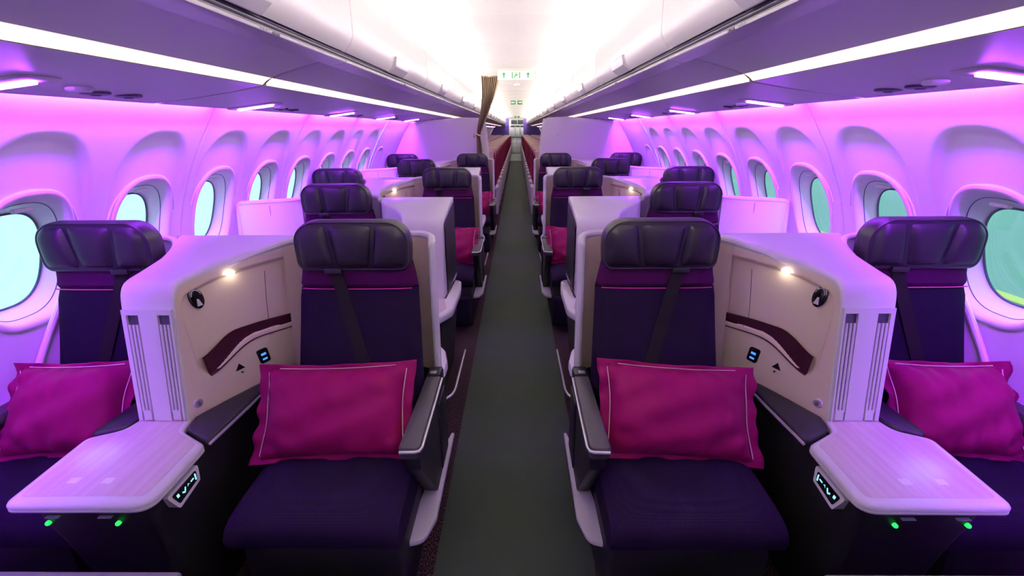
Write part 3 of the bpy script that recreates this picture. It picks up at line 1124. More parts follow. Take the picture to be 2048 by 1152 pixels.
    d['slots'] = [MB().loft(strip(u0, u1, .602, .945, -.001, .0005)).mesh('slot_back', sx, o) for u0, u1 in ((.115, .345), (.700, .930))]
    d['bars'], d['brackets'] = [], []
    for u0 in (.125, .710):
        for k in range(3):
            a = u0 + .070 * k
            mb = MB()
            p = [fr(a + .030, z, .007) for z in (.630, .70, .80, .90, .915)]
            mb.tube(p, .0042, 8)
            d['bars'].append(mb.mesh('folded_bar', sx, o))
        d['brackets'].append(MB().loft(strip(u0 + .04, u0 + .195, .604, .636, .0, .013)).mesh('bar_bracket', sx, o))
    # tray table
    out = fillet([(.903, .932), (1.283, .930), (1.306, 1.206), (1.222, 1.25), (1.209, 1.312), (1.042, 1.312), (1.028, 1.245), (.914, 1.178)], [.050, .030, .03, .05, .004, .004, .05, .035], 7)
    d['tray'] = MB().prism(out, [(.012, .570), (.003, .572), (0, .575), (0, .579), (.005, .581), (.005, .583), (0, .585), (0, .591), (.004, .597), (.012, .600), (.020, .6005)], XY).mesh('tray_rim', sx, o, angle=50)
    surf = fillet([(.932, .962), (1.262, .960), (1.284, 1.196), (1.204, 1.24), (1.195, 1.305), (1.056, 1.305), (1.044, 1.24), (.940, 1.175)], [.02, .015, .02, .05, .003, .003, .05, .02], 7)
    d['surface'] = MB().prism(surf, [(0, .598), (0, .6012), (.001, .6016)], XY).mesh('tray_surface', sx, o)
    d['icons'] = []
    for xc in (1.168, 1.074):
        ic = fillet([(xc - .014, 1.005), (xc + .014, 1.005), (xc + .014, 1.028), (xc - .014, 1.028)], .004, 3)
        d['icons'].append(MB().prism(ic, [(0, .6014), (0, .6022)], XY).mesh('tray_icon', sx, o))
    # pads either side of the tray
    pc = fillet([(.912, 1.186), (1.022, 1.250), (1.036, 1.316), (.990, 1.424), (.944, 1.520), (.905, 1.590), (.893, 1.575), (.898, 1.40)], [.02, .05, .01, .0, .0, .01, .01, 0], 5)
    d['padc'] = MB().prism(pc, [(.002, .570), (0, .574), (0, .592), (.004, .600), (.010, .602)], XY).mesh('arm_pad', sx, o, angle=50)
    pa = fillet([(1.308, 1.214), (1.230, 1.256), (1.215, 1.318), (1.219, 1.424), (1.224, 1.500), (1.296, 1.506), (1.306, 1.40)], [.02, .05, .01, .0, .005, .01, 0], 5)
    d['pada'] = MB().prism(pa, [(.002, .570), (0, .574), (0, .592), (.004, .600), (.010, .602)], XY).mesh('arm_pad', sx, o, angle=50)
    d['trimc'] = MB().tube([(.908, 1.19, .589), (.8955, 1.40, .589), (.890, 1.575, .589)], .005, 6).mesh('silver_edge', sx, o)
    # base below the tray
    rings = []
    for z, a, b, y0 in ((0, .965, 1.222, 1.05), (.20, .960, 1.225, 1.03), (.42, .945, 1.230, .985), (.500, .932, 1.234, .965), (.571, .925, 1.240, .958)):
        rings.append([(x, y, z) for x, y in fillet([(a, y0), (b, y0), (b, 1.80), (a, 1.80)], .02, 4)])
    d['base'] = MB().loft(rings).mesh('console_base', sx, o)
    d['leds'] = [MB().loft([[(xc + r * math.cos(t), yy, .512 + r * math.sin(t)) for t in [2 * math.pi * i / 12 for i in range(12)]] for r, yy in ((.0062, .966), (.0062, .957), (.004, .954))]).mesh('green_led', sx, o) for xc in (1.215, 1.026)]
    d['slits'] = [MB().box(xc - .018, xc + .018, .952, .964, .5345, .537, .001).mesh('slit', sx, o) for xc in (1.193, 1.052)]
    # seat control housing under the tray edge
    def cp_(y, z, out):
        return (.914 - out - (z - .52) * -.30, y, z)
    hs = fillet([(1.000, .556), (1.135, .562), (1.115, .520), (1.018, .506)], .008, 3)
    d['ctrl'] = MB().loft([[cp_(a, b, q) for a, b in hs] for q in (-.02, .010)]).mesh('control_housing', sx, o)
    ss = fillet([(1.014, .549), (1.118, .553), (1.105, .528), (1.024, .517)], .005, 3)
    d['ctrl_s'] = MB().loft([[cp_(a, b, q) for a, b in ss] for q in (.009, .0115)]).mesh('control_screen', sx, o)
    gl = []
    for p in ([(1.026, .534), (1.034, .534), (1.034, .542), (1.026, .542)], [(1.045, .533), (1.053, .529), (1.055, .532), (1.047, .537)], [(1.056, .531), (1.063, .540), (1.061, .542), (1.054, .534)],
              [(1.069, .536), (1.074, .542), (1.079, .537), (1.074, .540)], [(1.084, .538), (1.097, .539), (1.097, .542), (1.084, .541)], [(1.100, .532), (1.104, .531), (1.109, .547), (1.105, .548)]):
        gl.append(MB().loft([[cp_(a, b, q) for a, b in p] for q in (.0115, .0125)]).mesh('control_glyph', sx, o))
    d['glyphs'] = gl
    # shell wall behind the aisle seat, wrapping to the aisle, with its pale rim
    topp = [(1.030, 1.50, 1.04), (.985, 1.60, 1.062), (.905, 1.658, 1.085), (.845, 1.700, 1.095), (.790, 1.755, 1.099), (.70, 1.800, 1.10), (.55, 1.815, 1.102), (.42, 1.805, 1.106), (.345, 1.785, 1.11), (.303, 1.745, 1.11), (.288, 1.700, 1.105), (.286, 1.675, 1.09)]
    botp = [(.92, 1.55), (.90, 1.60), (.89, 1.64), (.86, 1.68), (.81, 1.71), (.70, 1.74), (.55, 1.75), (.42, 1.745), (.345, 1.73), (.305, 1.705), (.290, 1.675), (.288, 1.655)]
    T = smooth_path(topp[3:], 5)
    Bq = smooth_path([(x, y, .56) for x, y in botp[3:]], 5)
    inner = [[(b[0] + (t[0] - b[0]) * s, b[1] + (t[1] - b[1]) * s, b[2] + (t[2] - b[2]) * s) for s in [i / 10 for i in range(11)]] for t, b in zip(T, Bq)]
    cx0, cy0 = .555, 1.40
    outer = []
    for rowi in inner:
        r = []
        for (x, y, z) in rowi:
            dx, dy = x - cx0, y - cy0
            l = math.hypot(dx, dy)
            r.append((x + dx / l * .022, y + dy / l * .022, z))
        outer.append(r)
    mb = MB()
    mb.grid(inner)
    mb.grid(outer)
    mb.grid([[a[-1], b[-1]] for a, b in zip(inner, outer)])
    mb.grid([[a, b] for a, b in zip(inner[-1], outer[-1])])
    d['shell'] = mb.mesh('seat_shell', sx, o, angle=50)
    rim = [tuple((p + q) / 2 for p, q in zip(a[-1], b[-1])) for a, b in zip(inner, outer)]
    e0 = [tuple((p + q) / 2 for p, q in zip(a, b)) for a, b in zip(inner[-1], outer[-1])]
    path = [(1.0, 1.60, 1.044), (.945, 1.650, 1.066), (.890, 1.682, 1.083)] + rim[:-1] + corner(rim[-2], rim[-1], e0[-3], 6) + e0[:-3][::-1]
    d['rim'] = MB().tube(path, .016, 10, flat=(.015, .015)).mesh('shell_rim', sx, o)
    # cream ledge at the foot of the shell on the aisle side
    lg = fillet([(.286, 1.640), (.252, 1.650), (.250, 1.72), (.272, 1.82), (.315, 1.89), (.40, 1.90), (.40, 1.80), (.30, 1.77)], [.005, .01, .06, .06, .03, .005, .02, .06], 5)
    d['ledge'] = MB().prism(lg, [(.004, .555), (0, .560), (0, .585), (.004, .592)], XY).mesh('shell_ledge', sx, o)
    # low outer body of the shell towards the aisle
    d['shell_foot'] = MB().box(.292, .80, 1.76, 1.90, .02, .553, .02).mesh('shell_foot', sx, o)
    # shell rim behind the window seat
    tw = [(1.232, 1.52, 1.030), (1.235, 1.60, 1.056), (1.248, 1.68, 1.078), (1.284, 1.745, 1.092), (1.34, 1.790, 1.096), (1.42, 1.805, 1.096), (1.52, 1.800, 1.080), (1.62, 1.785, 1.045), (1.700, 1.760, .985), (1.738, 1.70, .90), (1.756, 1.60, .76), (1.764, 1.52, .64)]
    T2 = smooth_path(tw, 5)
    inner = [[(x, y, z) for z in np.linspace(.608 if t[0] > 1.70 else .56, t[2], 9)] for t in T2 for x, y in [(t[0], t[1])]]
    outer = [[(p[0] + .016 * (p[0] - 1.48) / .25, p[1] + .02, p[2]) for p in r] for r in inner]
    mb = MB().grid(inner)
    d['wshell'] = mb.mesh('seat_shell', sx, o)
    d['wrim'] = MB().tube([(t[0], t[1] + .004, t[2]) for t in T2], .012, 10).mesh('shell_rim', sx, o)
    # panel seam on the shell beside the aisle seat
    d['seam'] = MB().tube([on(1.665 - .02 * s, 1.0 - .22 * s, .0005) for s in [i / 8 for i in range(9)]], .0012, 5).mesh('panel_seam', sx, o)
    return d

def smooth_path(P, n):
    P = [Vector(p) for p in P]
    out = []
    for i in range(len(P) - 1):
        p0, p1, p2, p3 = P[max(i - 1, 0)], P[i], P[i + 1], P[min(i + 2, len(P) - 1)]
        for k in range(n):
            t = k / n
            out.append(tuple(0.5 * ((2 * p1) + (-p0 + p2) * t + (2 * p0 - 5 * p1 + 4 * p2 - p3) * t * t + (-p0 + 3 * p1 - 3 * p2 + p3) * t ** 3)))
    out.append(tuple(P[-1]))
    return out

def corner(a, b, c, n):
    a, b, c = Vector(a), Vector(b), Vector(c)
    return [tuple(a * (1 - s) ** 2 + b * 2 * s * (1 - s) + c * s * s) for s in [(i + 1) / (n + 1) for i in range(n)]]

def console(sx, y, label, lamp_on=True):
    d = cached(('console', sx), lambda: console_meshes(sx))
    e = thing('seat_console', label, 'console', (sx * 1.126, y, 0), 'consoles between paired seats')
    b = obj('console_body', d['body'], M['white'], e)
    obj('console_base', d['base'], M['black'], e)
    for m_ in d['leds']:
        obj('green_led', m_, M['green_led'], e, label='small green indicator light')
    for m_ in d['slits']:
        obj('slit', m_, M['silver'], e)
    n = obj('niche_wall', d['niche'], M['beige'], e, label='beige recessed niche wall')
    obj('pocket_band', d['pocket'], M['maroon_pocket'], n, label='maroon pocket band')
    lp = obj('reading_lamp', d['lamp'], M['gloss'], n, label='round black reading lamp')
    obj('power_outlet', d['outlet'], M['gloss'], n, label='black outlet with blue lights')
    obj('niche_lamp', d['spot'], M['spot'], n)
    obj('marker_triangle', d['tri'], M['gloss'], n)
    obj('marker_dot', d['dot'], M['gloss'], n)
    obj('round_button', d['button'], M['silver'], n)
    obj('button_slot', d['button_in'], M['ink'], n)
    obj('panel_seam', d['seam'], M['ink'], n)
    obj('lamp_glyph', d['lamp_glyph'], M['glyph'], n)
    obj('lamp_arc', d['lamp_ring'], M['glyph'], n)
    for m_ in d['outlet_lights']:
        obj('blue_light', m_, M['blue_led'], n)
    p = obj('front_plate', d['plate'], M['white'], e)
    for m_ in d['slots']:
        obj('slot', m_, M['slot'], p)
    for m_ in d['bars']:
        obj('folded_bar', m_, M['rail'], p)
    for m_ in d['brackets']:
        obj('bar_bracket', m_, M['white'], p)
    t = obj('tray_rim', d['tray'], M['white'], e, label='white rounded tray edge')
    obj('tray_surface', d['surface'], M['wood'], t, label='pale wood grain tray surface')
    for m_ in d['icons']:
        obj('tray_icon', m_, M['icon'], t)
    obj('arm_pad', d['padc'], M['leather'], e)
    obj('arm_pad', d['pada'], M['leather'], e)
    obj('silver_edge', d['trimc'], M['silver'], e)
    cc = obj('control_housing', d['ctrl'], M['white'], e)
    obj('control_screen', d['ctrl_s'], M['gloss'], cc)
    for m_ in d['glyphs']:
        obj('control_glyph', m_, M['cyan_led'], cc)
    s = obj('seat_shell', d['shell'], M['beige'], e)
    obj('shell_rim', d['rim'], M['white'], s)
    obj('shell_ledge', d['ledge'], M['cream'], s)
    obj('shell_foot', d['shell_foot'], M['black'], s)
    s = obj('seat_shell', d['wshell'], M['white'], e)
    obj('shell_rim', d['wrim'], M['white'], s)
    return e

# ------------------------------------------------------------------ single-seat surround (author frame: row 2, headrest at y = 2.80)
def single_meshes(sx):
    o = (1.06, 2.80, 0)
    d = {}
    # aisle-side console: loft like the centre console
    st = [(2.450, .600, .585, .372), (2.480, .80, .588, .370), (2.502, .955, .590, .368), (2.508, .985, .591, .368), (2.520, 1.010, .594, .367), (2.54, 1.028, .600, .366), (2.57, 1.038, .607, .365),
          (2.65, 1.055, .635, .363), (2.72, 1.072, .690, .362), (2.78, 1.085, .76, .361), (2.86, 1.095, .80, .361), (2.95, 1.098, .82, .362)]
    A = []
    for a, b in zip(st[:-1], st[1:]):
        for k in range(4):
            A.append([a[q] + (b[q] - a[q]) * k / 4 for q in range(4)])
    A.append(list(st[-1]))
    A = np.array(A)
    for it in range(4):
        A[1:-1] = .25 * A[:-2] + .5 * A[1:-1] + .25 * A[2:]
    rc = .020
    rows = []
    for y, zt, L, R in A:
        zb = .585
        r = min(rc, max(.002, (zt - zb) * .4))
        row = [(L, y, zb + (zt - r - zb) * i / 6) for i in range(7)]
        row += [(L - r + r * math.cos(t), y, zt - r + r * math.sin(t)) for t in [math.pi / 2 * i / 5 for i in range(1, 6)]]
        row += [(L - r + (R + r - L + r) * i / 7, y, zt) for i in range(1, 7)]
        row += [(R + r + r * math.cos(t), y, zt - r + r * math.sin(t)) for t in [math.pi / 2 * (1 + i / 5) for i in range(6)]]
        row += [(R, y, zt - r - (zt - r - zb) * i / 6) for i in range(1, 7)]
        rows.append(row)
    mb = MB().grid(rows)
    y, zt, L, R = A[-1]
    mb.grid([[(x, y, z) for x in np.linspace(L, R, 4)] for z in (.585, .8, zt)])
    d['body'] = mb.mesh('console_body', sx, o, angle=45)
    # dark side panel facing the aisle
    rows = []
    for y in np.linspace(2.535, 2.945, 20):
        zt = float(np.interp(y, A[:, 0], A[:, 1])) - .026
        rows.append([(.3645, y, .602), (.3590, y, .615), (.3590, y, zt - .012), (.3645, y, zt)])
    d['side'] = MB().grid(rows).mesh('side_panel', sx, o)
    fp = []
    for (u0, u1, z0, z1) in ((.10, .80, .63, .94),):
        def fr(u, z, q):
            yy = float(np.interp(z, [.6, .955], [2.450, 2.502]))
            return (.586 + (.371 - .586) * u, yy - q, z)
        pts = [(u0, z0), (u1, z0), (u1, z1), (u0, z1)]
        fp.append(MB().loft([[fr(a, b, q) for a, b in pts] for q in (-.002, .004)]).mesh('front_plate', sx, o))
    d['plate'] = fp
    # tray ledge wrapping the console on the aisle side
    out = fillet([(.62, 2.150), (.372, 2.150), (.300, 2.290), (.298, 2.62), (.312, 2.78), (.360, 2.80), (.372, 2.455), (.60, 2.455)], [.01, .06, .10, .10, .03, .01, .01, .004], 7)
    d['tray'] = MB().prism(out, [(.010, .556), (.003, .560), (0, .566), (0, .590), (.004, .597), (.012, .6005)], XY).mesh('tray_rim', sx, o, angle=50)
    surf = fillet([(.61, 2.175), (.385, 2.175), (.335, 2.30), (.372, 2.452), (.60, 2.452)], [.01, .03, .05, .01, .004], 6)
    d['surface'] = MB().prism(surf, [(0, .598), (0, .6012)], XY).mesh('tray_surface', sx, o)
    rings = []
    for z, a, b in ((0.0, .40, .60), (.3, .375, .62), (.557, .345, .62)):
        rings.append([(x, y, z) for x, y in fillet([(a, 2.19), (b, 2.19), (b, 2.93), (a, 2.93)], .02, 4)])
    d['base'] = MB().loft(rings).mesh('console_base', sx, o)
    d['footrail'] = MB().tube(smooth_path([(.36, 2.02, .205), (.325, 2.05, .205), (.292, 2.12, .205), (.288, 2.30, .205), (.285, 2.60, .205)], 5), .007, 8).mesh('foot_rail', sx, o)
    # rear shell: behind the headrest and across to the window
    tp = [(.80, 2.86, 1.094), (.835, 2.93, 1.096), (.91, 2.985, 1.096), (1.05, 3.0, 1.096), (1.18, 2.985, 1.096), (1.265, 2.94, 1.094), (1.33, 2.905, 1.09), (1.45, 2.89, 1.082), (1.60, 2.89, 1.075), (1.675, 2.89, 1.070)]
    T = smooth_path(tp, 5)
    inner = [[(t[0], t[1] - .05 * (1 - s), .50 + (t[2] - .50) * s) for s in [i / 8 for i in range(9)]] for t in T]
    outer = [[(x, y + .03, z) for x, y, z in r] for r in inner]
    mb = MB().grid(inner).grid(outer)
    mb.grid([[a[-1], b[-1]] for a, b in zip(inner, outer)])
    mb.grid([[a, b] for a, b in zip(inner[-1], outer[-1])])
    d['shell'] = mb.mesh('seat_shell', sx, o)
    path = [(t[0], t[1] + .012, t[2]) for t in T]
    e0 = (1.706, 2.90, 1.040)
    path += corner(path[-1], (1.704, 2.902, 1.068), e0, 4) + [e0, (1.716, 2.888, .80), (1.720, 2.87, .55)]
    d['rim'] = MB().tube(path, .016, 10).mesh('shell_rim', sx, o)
    d['winpanel'] = MB().grid([[(x, 2.889 + .02 * (z - 1.05), z) for x in np.linspace(1.30, 1.712, 8)] for z in (.50, .8, 1.066)]).mesh('window_side_panel', sx, o)
    d['seam'] = MB().tube([(1.50, 2.884 + .02 * (z - 1.05), z) for z in (.55, .8, 1.06)], .0015, 5).mesh('panel_seam', sx, o)
    # window-side shelf
    ws = fillet([(1.30, 2.25), (1.70, 2.25), (1.72, 2.86), (1.31, 2.86)], .03, 4)
    d['shelf'] = MB().prism(ws, [(.004, .545), (0, .55), (0, .592), (.005, .60)], XY).mesh('side_shelf', sx, o)
    d['shelfbase'] = MB().box(1.33, 1.64, 2.30, 2.85, 0.02, .545, .01).mesh('shelf_base', sx, o)
    return d

def single_surround(sx, y, label):
    d = cached(('single', sx), lambda: single_meshes(sx))
    e = thing('single_seat_console', label, 'console', (sx * 1.06, y, 0), 'consoles around single seats')
    b = obj('console_body', d['body'], M['white'], e)
    obj('side_panel', d['side'], M['black'], b, label='dark purple side panel towards the aisle')
    for m_ in d['plate']:
        obj('front_plate', m_, M['white'], b)
    obj('console_base', d['base'], M['black'], e)
    t = obj('tray_rim', d['tray'], M['cream'], e)
    obj('tray_surface', d['surface'], M['wood'], t)
    obj('foot_rail', d['footrail'], M['silver'], e)
    s = obj('seat_shell', d['shell'], M['white'], e)
    obj('shell_rim', d['rim'], M['white'], s)
    obj('window_side_panel', d['winpanel'], M['white'], s)
    obj('panel_seam', d['seam'], M['ink'], s)
    w_ = obj('side_shelf', d['shelf'], M['white'], e)
    obj('shelf_base', d['shelfbase'], M['black'], w_)
    return e

pair = {0: 'front pair', 2: 'middle pair', 4: 'last pair by the partition'}
single = {1: 'first single seat behind the front pair', 3: 'second single seat behind the middle pair'}
XC, XA, XS = .553, 1.484, 1.055
for sx in (-1, 1):
    for r, y in enumerate(ROWY):
        if r in pair:
            business_seat(sx, 'aisle', XC, y, 'dark plum aisle seat of the %s %s' % (pair[r], SIDE[sx]))
            business_seat(sx, 'window', XA, y, 'dark plum window seat of the %s %s' % (pair[r], SIDE[sx]))
            console(sx, y, 'white console with tray between the %s %s' % (pair[r].replace('pair', 'seat pair'), SIDE[sx]))
        else:
            business_seat(sx, 'throne', XS, y, 'dark leather %s %s' % (single[r], SIDE[sx]))
            single_surround(sx, y, 'white console around the %s %s' % (single[r].split(' behind')[0], SIDE[sx]))

# low footwell cabinets of the row ahead
for sx in (-1, 1):
    e = thing('footwell_cabinet', 'low pale footwell cabinet ahead of the front seat pair ' + SIDE[sx], 'cabinet', (sx * 1.2, .70, 0), 'footwell cabinets')
    obj('cabinet_body', MB().box(-.49, .40, -.07, .035, 0, .562, .01).mesh('cabinet_body', sx), M['black'], e)
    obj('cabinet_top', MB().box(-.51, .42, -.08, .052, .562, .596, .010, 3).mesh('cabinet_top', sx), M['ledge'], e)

# pillows
pillow(0, -.583, 1.362, .592, math.radians(-35), math.radians(2), math.radians(-1), 'magenta satin pillow on the front aisle seat, curtain side, with left flange spread', 1.0)
pillow(1, .582, 1.362, .590, math.radians(-35), math.radians(-2), math.radians(3), 'plum satin pillow on the front aisle seat across from the curtain side')
pillow(2, -1.512, 1.37, .594, math.radians(-35), math.radians(4), 0, 'purple satin pillow on the front window seat on the curtain side', .79)
pillow(3, 1.512, 1.37, .594, math.radians(-35), math.radians(-3), 0, 'purple satin pillow on the front window seat across from the curtain side', .79)
for sx in (-1, 1):
    pillow(1 if sx < 0 else 0, sx * .55, ROWY[2] - .245, .592, math.radians(-35), 0, 0, 'plum pillow on the middle aisle seat ' + SIDE[sx])
    pillow(2 if sx < 0 else 3, sx * .55, ROWY[4] - .245, .592, math.radians(-35), 0, 0, 'plum pillow on the rear aisle seat by the partition ' + SIDE[sx])

# ================================================================== PARTITION AND CURTAIN
for sx in (-1, 1):
    pts = [(.380, 0.0), (.372, .6), (.376, 1.20), (.400, 1.50), (.425, 1.645), (.70, 1.655), (1.20, 1.618), (1.382, 1.598)] + [(wallx(z) - .004, z) for z in (1.59, 1.5, 1.4, 1.3, 1.2, 1.1, 1.0, .9, .8, .6, .4, .2, 0)]
    out = fillet(pts, [0, .2, .2, .1, .07, 0, 0, 0] + [0] * 13, 5)
    e = thing('partition', 'white cabin partition behind the last seat pair ' + SIDE[sx], 'partition', (0, Y_PART, 0), 'cabin partitions')
    obj('partition_panel', MB().prism(out, [(.004, 0), (0, .004), (0, .036), (.004, .040)], XZ).mesh('partition_panel', sx), M['partition'], e)
    edge = [(x, .020, z) for x, z in out if x < .44]
    obj('edge_trim', MB().tube(edge, .020, 8, flat=(.008, .024)).mesh('edge_trim', sx), M['white'], e)
    for xx in (1.12, 1.22):
        obj('top_bracket', MB().box(xx, xx + .012, .006, .034, 1.60, 1.64).mesh('top_bracket', sx), M['slot'], e)
    if sx > 0:
        hk = MB().loft([[(.61 + r * math.cos(t), yy, 1.43 + r * math.sin(t)) for t in [i * math.pi / 6 for i in range(12)]] for r, yy in ((.016, .002), (.016, -.006), (.008, -.010), (.007, -.02), (.011, -.024))])
        obj('coat_hook', hk.mesh('coat_hook'), M['silver'], e)

def curtain():
    yc = Y_PART - .085
    st = [(2.165, -.310, .112, .035), (2.05, -.318, .100, .034), (1.90, -.345, .078, .032), (1.75, -.385, .056, .030), (1.62, -.430, .044, .026), (1.52, -.462, .034, .022), (1.44, -.482, .022, .016), (1.41, -.486, .020, .015), (1.37, -.484, .026, .018), (1.25, -.478, .034, .022), (1.0, -.470, .040, .024), (.5, -.465, .045, .025), (.05, -.465, .048, .026)]
    P = smooth_path([(a, b, c) for a, b, c, d in st], 6)
    D = smooth_path([(a, d, 0) for a, b, c, d in st], 6)
    front, back = [], []
    N = 200
    for (z, x, hw), (_, amp, _) in zip(P, D):
        r1 = []
        for i in range(N + 1):
            s = -1 + 2 * i / N
            r1.append((x + hw * s + .006 * math.sin(s * 52) * (hw / .11), yc + 1.5 * amp * math.sin(s * 26 + .8 * math.sin(2 * s)) * (.8 + .2 * math.sin(5 * s)), z))
        front.append(r1)
    return MB().grid(front)
e = thing('curtain', 'brown pleated cabin curtain tied back beside the white partition', 'curtain', (0, 0, 0))
obj('curtain_cloth', curtain().mesh('curtain_cloth', angle=0), M['curtain'], e)
tb = []
for i in range(25):
    t = 2 * math.pi * i / 24
    tb.append((-.486 + .034 * math.cos(t), Y_PART - .085 + .024 * math.sin(t), 1.425 + .010 * math.sin(2 * t)))
obj('tieback', MB().tube(tb, .009, 8, flat=(.005, .012)).mesh('tieback'), M['econ_beige'], e)
obj('tie_end', MB().tube([(-.515, Y_PART - .12, 1.43), (-.54, Y_PART - .125, 1.445), (-.552, Y_PART - .12, 1.41), (-.530, Y_PART - .12, 1.385)], .008, 6).mesh('tie_end'), M['econ_beige'], e)
rail = MB().box(-.50, .50, Y_PART - .10, Y_PART - .07, 2.150, 2.166, .003).mesh('curtain_rail')
tag(obj('curtain_rail', rail, M['bin']), 'white curtain rail fixed across the ceiling at the partition', 'rail')

# ================================================================== CEILING SIGNS
def glyph(polys, y, name):
    mb = MB()
    for p in polys:
        mb.loft([[(x, yy, z) for x, z in p] for yy in (y, y - .002)])
    return mb.mesh(name)
def rect(x0, x1, z0, z1):
    return [(x0, z0), (x1, z0), (x1, z1), (x0, z1)]
ys = 6.30
e = thing('exit_sign', 'pale lit ceiling sign with green arrows and exit symbol', 'sign', (.03, ys, 2.09))
obj('sign_body', MB().box(-.225, .225, 0, .05, -.012, .092, .006).mesh('sign_body'), M['sign'], e)
for xx in (-.150, .150):
    g = [rect(xx - .007, xx + .007, .010, .050), [(xx - .024, .046), (xx + .024, .046), (xx, .074)]]
    obj('arrow', glyph(g, -.001, 'arrow'), M['sign_green'], e)
g = [rect(-.052, -.040, .004, .078), rect(.040, .052, .004, .078), rect(-.009, .009, .028, .052), rect(-.024, -.012, .012, .034), rect(.010, .022, .036, .058), rect(-.006, .008, .057, .070)]
obj('exit_symbol', glyph(g, -.001, 'exit_symbol'), M['sign_green'], e)
e = thing('exit_sign', 'pair of small dark green arrow signs on the rear cabin ceiling', 'sign', (.035, 13.0, 2.12))
for sg in (-1, 1):
    xo = sg * .085
    b = obj('sign_body', MB().box(xo - .065, xo + .065, 0, .03, -.02, .085, .006).mesh('sign_body'), M['sign_dark'], e)
    g = [rect(xo - .03, xo + .03, .022, .042), [(xo + sg * .028, .008), (xo + sg * .028, .056), (xo + sg * .052, .032)][::sg]]
    obj('arrow', glyph(g, -.001, 'arrow'), M['sign'], e)
e = thing('exit_sign', 'tiny dark sign plates on the ceiling before the galley', 'sign', (.05, 27.5, 2.12))
for sg in (-1, 1):
    obj('sign_body', MB().box(sg * .085 - .06, sg * .085 + .06, 0, .03, -.03, .05, .006).mesh('sign_body'), M['sign_dark'], e)
det = MB().loft([[(r * math.cos(t), r * math.sin(t), z) for t in [i * math.pi / 8 for i in range(16)]] for r, z in ((.05, .02), (.05, -.005), (.035, -.014))])
tag(obj('smoke_detector', det.mesh('smoke_detector'), M['bin'], None, (.04, 8.3, 2.185)), 'small round white detector on the ceiling beyond the curtain', 'detector')

# ================================================================== REAR CABIN
def econ_meshes():
    d = {}
    W = .225
    # back shell
    def ring(z, hw, y0, y1):
        return [(x, y, z) for x, y in fillet([(-hw, y0), (hw, y0), (hw, y1), (-hw, y1)], .025, 3)]
    d['back'] = MB().loft([ring(.40, W, -.10, .02), ring(.7, W, -.05, .06), ring(.95, W, -.01, .09), ring(1.08, W * .98, .005, .10), ring(1.135, W * .93, .02, .10), ring(1.15, W * .85, .035, .09)]).mesh('seat_back')
    hp = fillet([(-.190, .93), (.190, .93), (.200, 1.172), (-.200, 1.172)], [.02, .02, .045, .045], 5)
    d['head'] = MB().prism(hp, [(0, .06), (0, -.020), (.010, -.035), (.03, -.042)], lambda a, b, q: (a, q + .04 * (b - 1.0), b)).mesh('headrest_cover')
    d['cushion'] = MB().box(-W, W, -.50, -.04, .36, .46, .03, 3).mesh('seat_cushion')
    d['arm'] = MB().box(-.028, .028, -.42, .02, .585, .635, .014, 2).mesh('armrest')
    d['armside'] = MB().box(-.020, .020, -.40, .03, .20, .59, .015).mesh('arm_side')
    d['leg'] = MB().tube([(0, -.34, .0), (0, -.30, .12), (0, -.10, .34)], .018, 6).mesh('leg')
    return d
ED = econ_meshes()
def econ_seat(x, y, sx, aisle, label, group):
    e = thing('economy_seat', label, 'seat', (x, y, 0), group)
    obj('seat_back', ED['back'], M['maroon'], e)
    obj('headrest_cover', ED['head'], M['econ_beige'], e, label='beige headrest cover')
    obj('seat_cushion', ED['cushion'], M['maroon'], e)
    if aisle:
        a = obj('armrest', ED['arm'], M['econ_frame'], e, (-sx * .252, 0, 0))
        obj('arm_side', ED['armside'], M['econ_frame'], a)
    for q in (-.15, .15):
        obj('leg', ED['leg'], M['econ_frame'], e, (q, 0, 0))
for sx in (-1, 1):
    y = 7.85
    i = 0
    while y < 29.0:
        econ_seat(sx * .535, y, sx, True, 'maroon economy seat with beige headrest lining the aisle ' + SIDE[sx], 'economy aisle seats ' + SIDE[sx])
        if y > 11:
            econ_seat(sx * 1.01, y, sx, False, 'maroon economy seat with beige headrest in the middle place ' + SIDE[sx], 'economy middle seats ' + SIDE[sx])
        if y > 19:
            econ_seat(sx * 1.46, y, sx, False, 'maroon economy seat with beige headrest at the window ' + SIDE[sx], 'economy window seats ' + SIDE[sx])
        y += .79

# rear wall flanking the galley passage
for sx, nm in ((-1, 'wall_back_left'), (1, 'wall_back_right')):
    pts = [(.44, 0), (.44, 2.08), (.75, 2.08), (.9, 1.9), (1.35, 1.6), (1.7, .9), (1.66, 0)]
    me = MB().prism(pts, [(0, 0), (0, .06)], XZ).mesh(nm, sx)
    struct(nm, me, M['indigo'], (0, 29.9, 0), 'indigo lavatory wall beside the galley passage')
me = MB().box(-1.8, 1.8, Y_END, Y_END + .05, 0, 2.4).mesh('wall_back')
struct('wall_back', me, M['partition'], label='rear end wall')
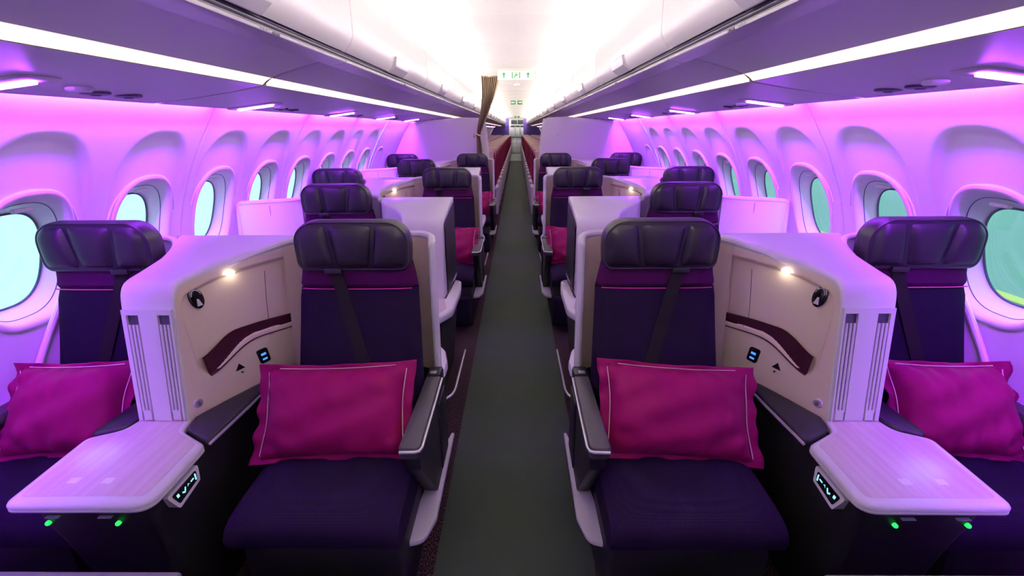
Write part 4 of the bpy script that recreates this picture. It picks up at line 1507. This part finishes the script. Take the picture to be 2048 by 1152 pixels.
# galley
g = thing('galley', 'pale steel galley with trolley doors at the far end of the aisle', 'galley', (.08, 30.62, 0))
obj('galley_body', MB().box(-.52, .44, 0, .32, 0, 2.12, .01).mesh('galley_body'), M['steel'], g)
for x0, x1 in ((-.40, -.02), (.02, .38)):
    obj('dark_compartment', MB().box(x0, x1, -.03, .01, 1.78, 2.02, .01).mesh('dark_compartment'), M['galley_dark'], g)
for x0, x1 in ((-.42, -.16), (-.12, .14), (.18, .40)):
    obj('dark_oven', MB().box(x0, x1, -.03, .01, 1.62, 1.70, .008).mesh('dark_oven'), M['galley_dark'], g)
    c = obj('locker_door', MB().box(x0, x1, -.025, .01, 1.10, 1.58, .01).mesh('locker_door'), M['steel'], g)
    obj('door_gap', MB().box(x1 + .008, x1 + .028, -.012, .004, 1.08, 1.60).mesh('door_gap'), M['galley_line'], g)
obj('worktop', MB().box(-.52, .44, -.08, .02, 1.02, 1.06, .008).mesh('worktop'), M['galley_line'], g)
for x0, x1 in ((-.36, -.10), (-.06, .20), (.24, .42)):
    t = obj('trolley_door', MB().box(x0, x1, -.025, .01, .10, .99, .012).mesh('trolley_door'), M['steel'], g)
    obj('trolley_latch', MB().box(x0 + .05, x1 - .05, -.04, -.024, .88, .92, .004).mesh('trolley_latch'), M['galley_line'], t)
    for zz in (.38, .66):
        obj('panel_line', MB().box(x0, x1, -.030, -.024, zz, zz + .012).mesh('panel_line'), M['galley_line'], t)

# ================================================================== OUTSIDE
M['apron'] = mat('pale_ground', (0.60, 0.62, 0.61), 0.9, var=(0.25, 0.06))
M['tarmac'] = mat('green_grey_tarmac', (0.15, 0.22, 0.18), 0.9, var=(0.12, 0.2))
M['line'] = mat('yellow_paint', (0.5, 0.4, 0.08), 0.8)
M['trees'] = mat('distant_trees', (0.04, 0.07, 0.06), 0.95, var=(0.08, 0.4))
me = MB().grid([[(x, y, -3.2) for x in (-400, -3)] for y in (-300, 500)]).mesh('ground')
struct('ground_left', me, M['apron'], label='pale ground outside the windows on the curtain side')
me = MB().grid([[(x, y, -3.2) for x in (-3, 3)] for y in (-300, 500)]).mesh('ground')
struct('ground_below', me, M['apron'])
me = MB().grid([[(x, y, -3.2) for x in (3, 400)] for y in (-300, 500)]).mesh('ground')
struct('ground_right', me, M['tarmac'], label='grey green tarmac outside the windows across from the curtain side')
me = MB().box(14.0, 14.5, -300, 500, -3.2, -3.18).mesh('line')
tag(obj('painted_line', me, M['line']), 'yellow painted taxi line on the tarmac outside', 'painted line')
mb = MB()
rows = []
rnd = random.Random(2)
hs = [6 + rnd.uniform(0, 3.5) for _ in range(161)]
mb.grid([[(220 + q * 18, -300 + i * 5, z) for q, z in ((0, -3.2), (.25, hs[i] * .6 - 3), (.6, hs[i] - 3), (1, -3.2))] for i in range(161)])
struct('tree_line', mb.mesh('tree_line'), M['trees'], label='dark tree line on the horizon')
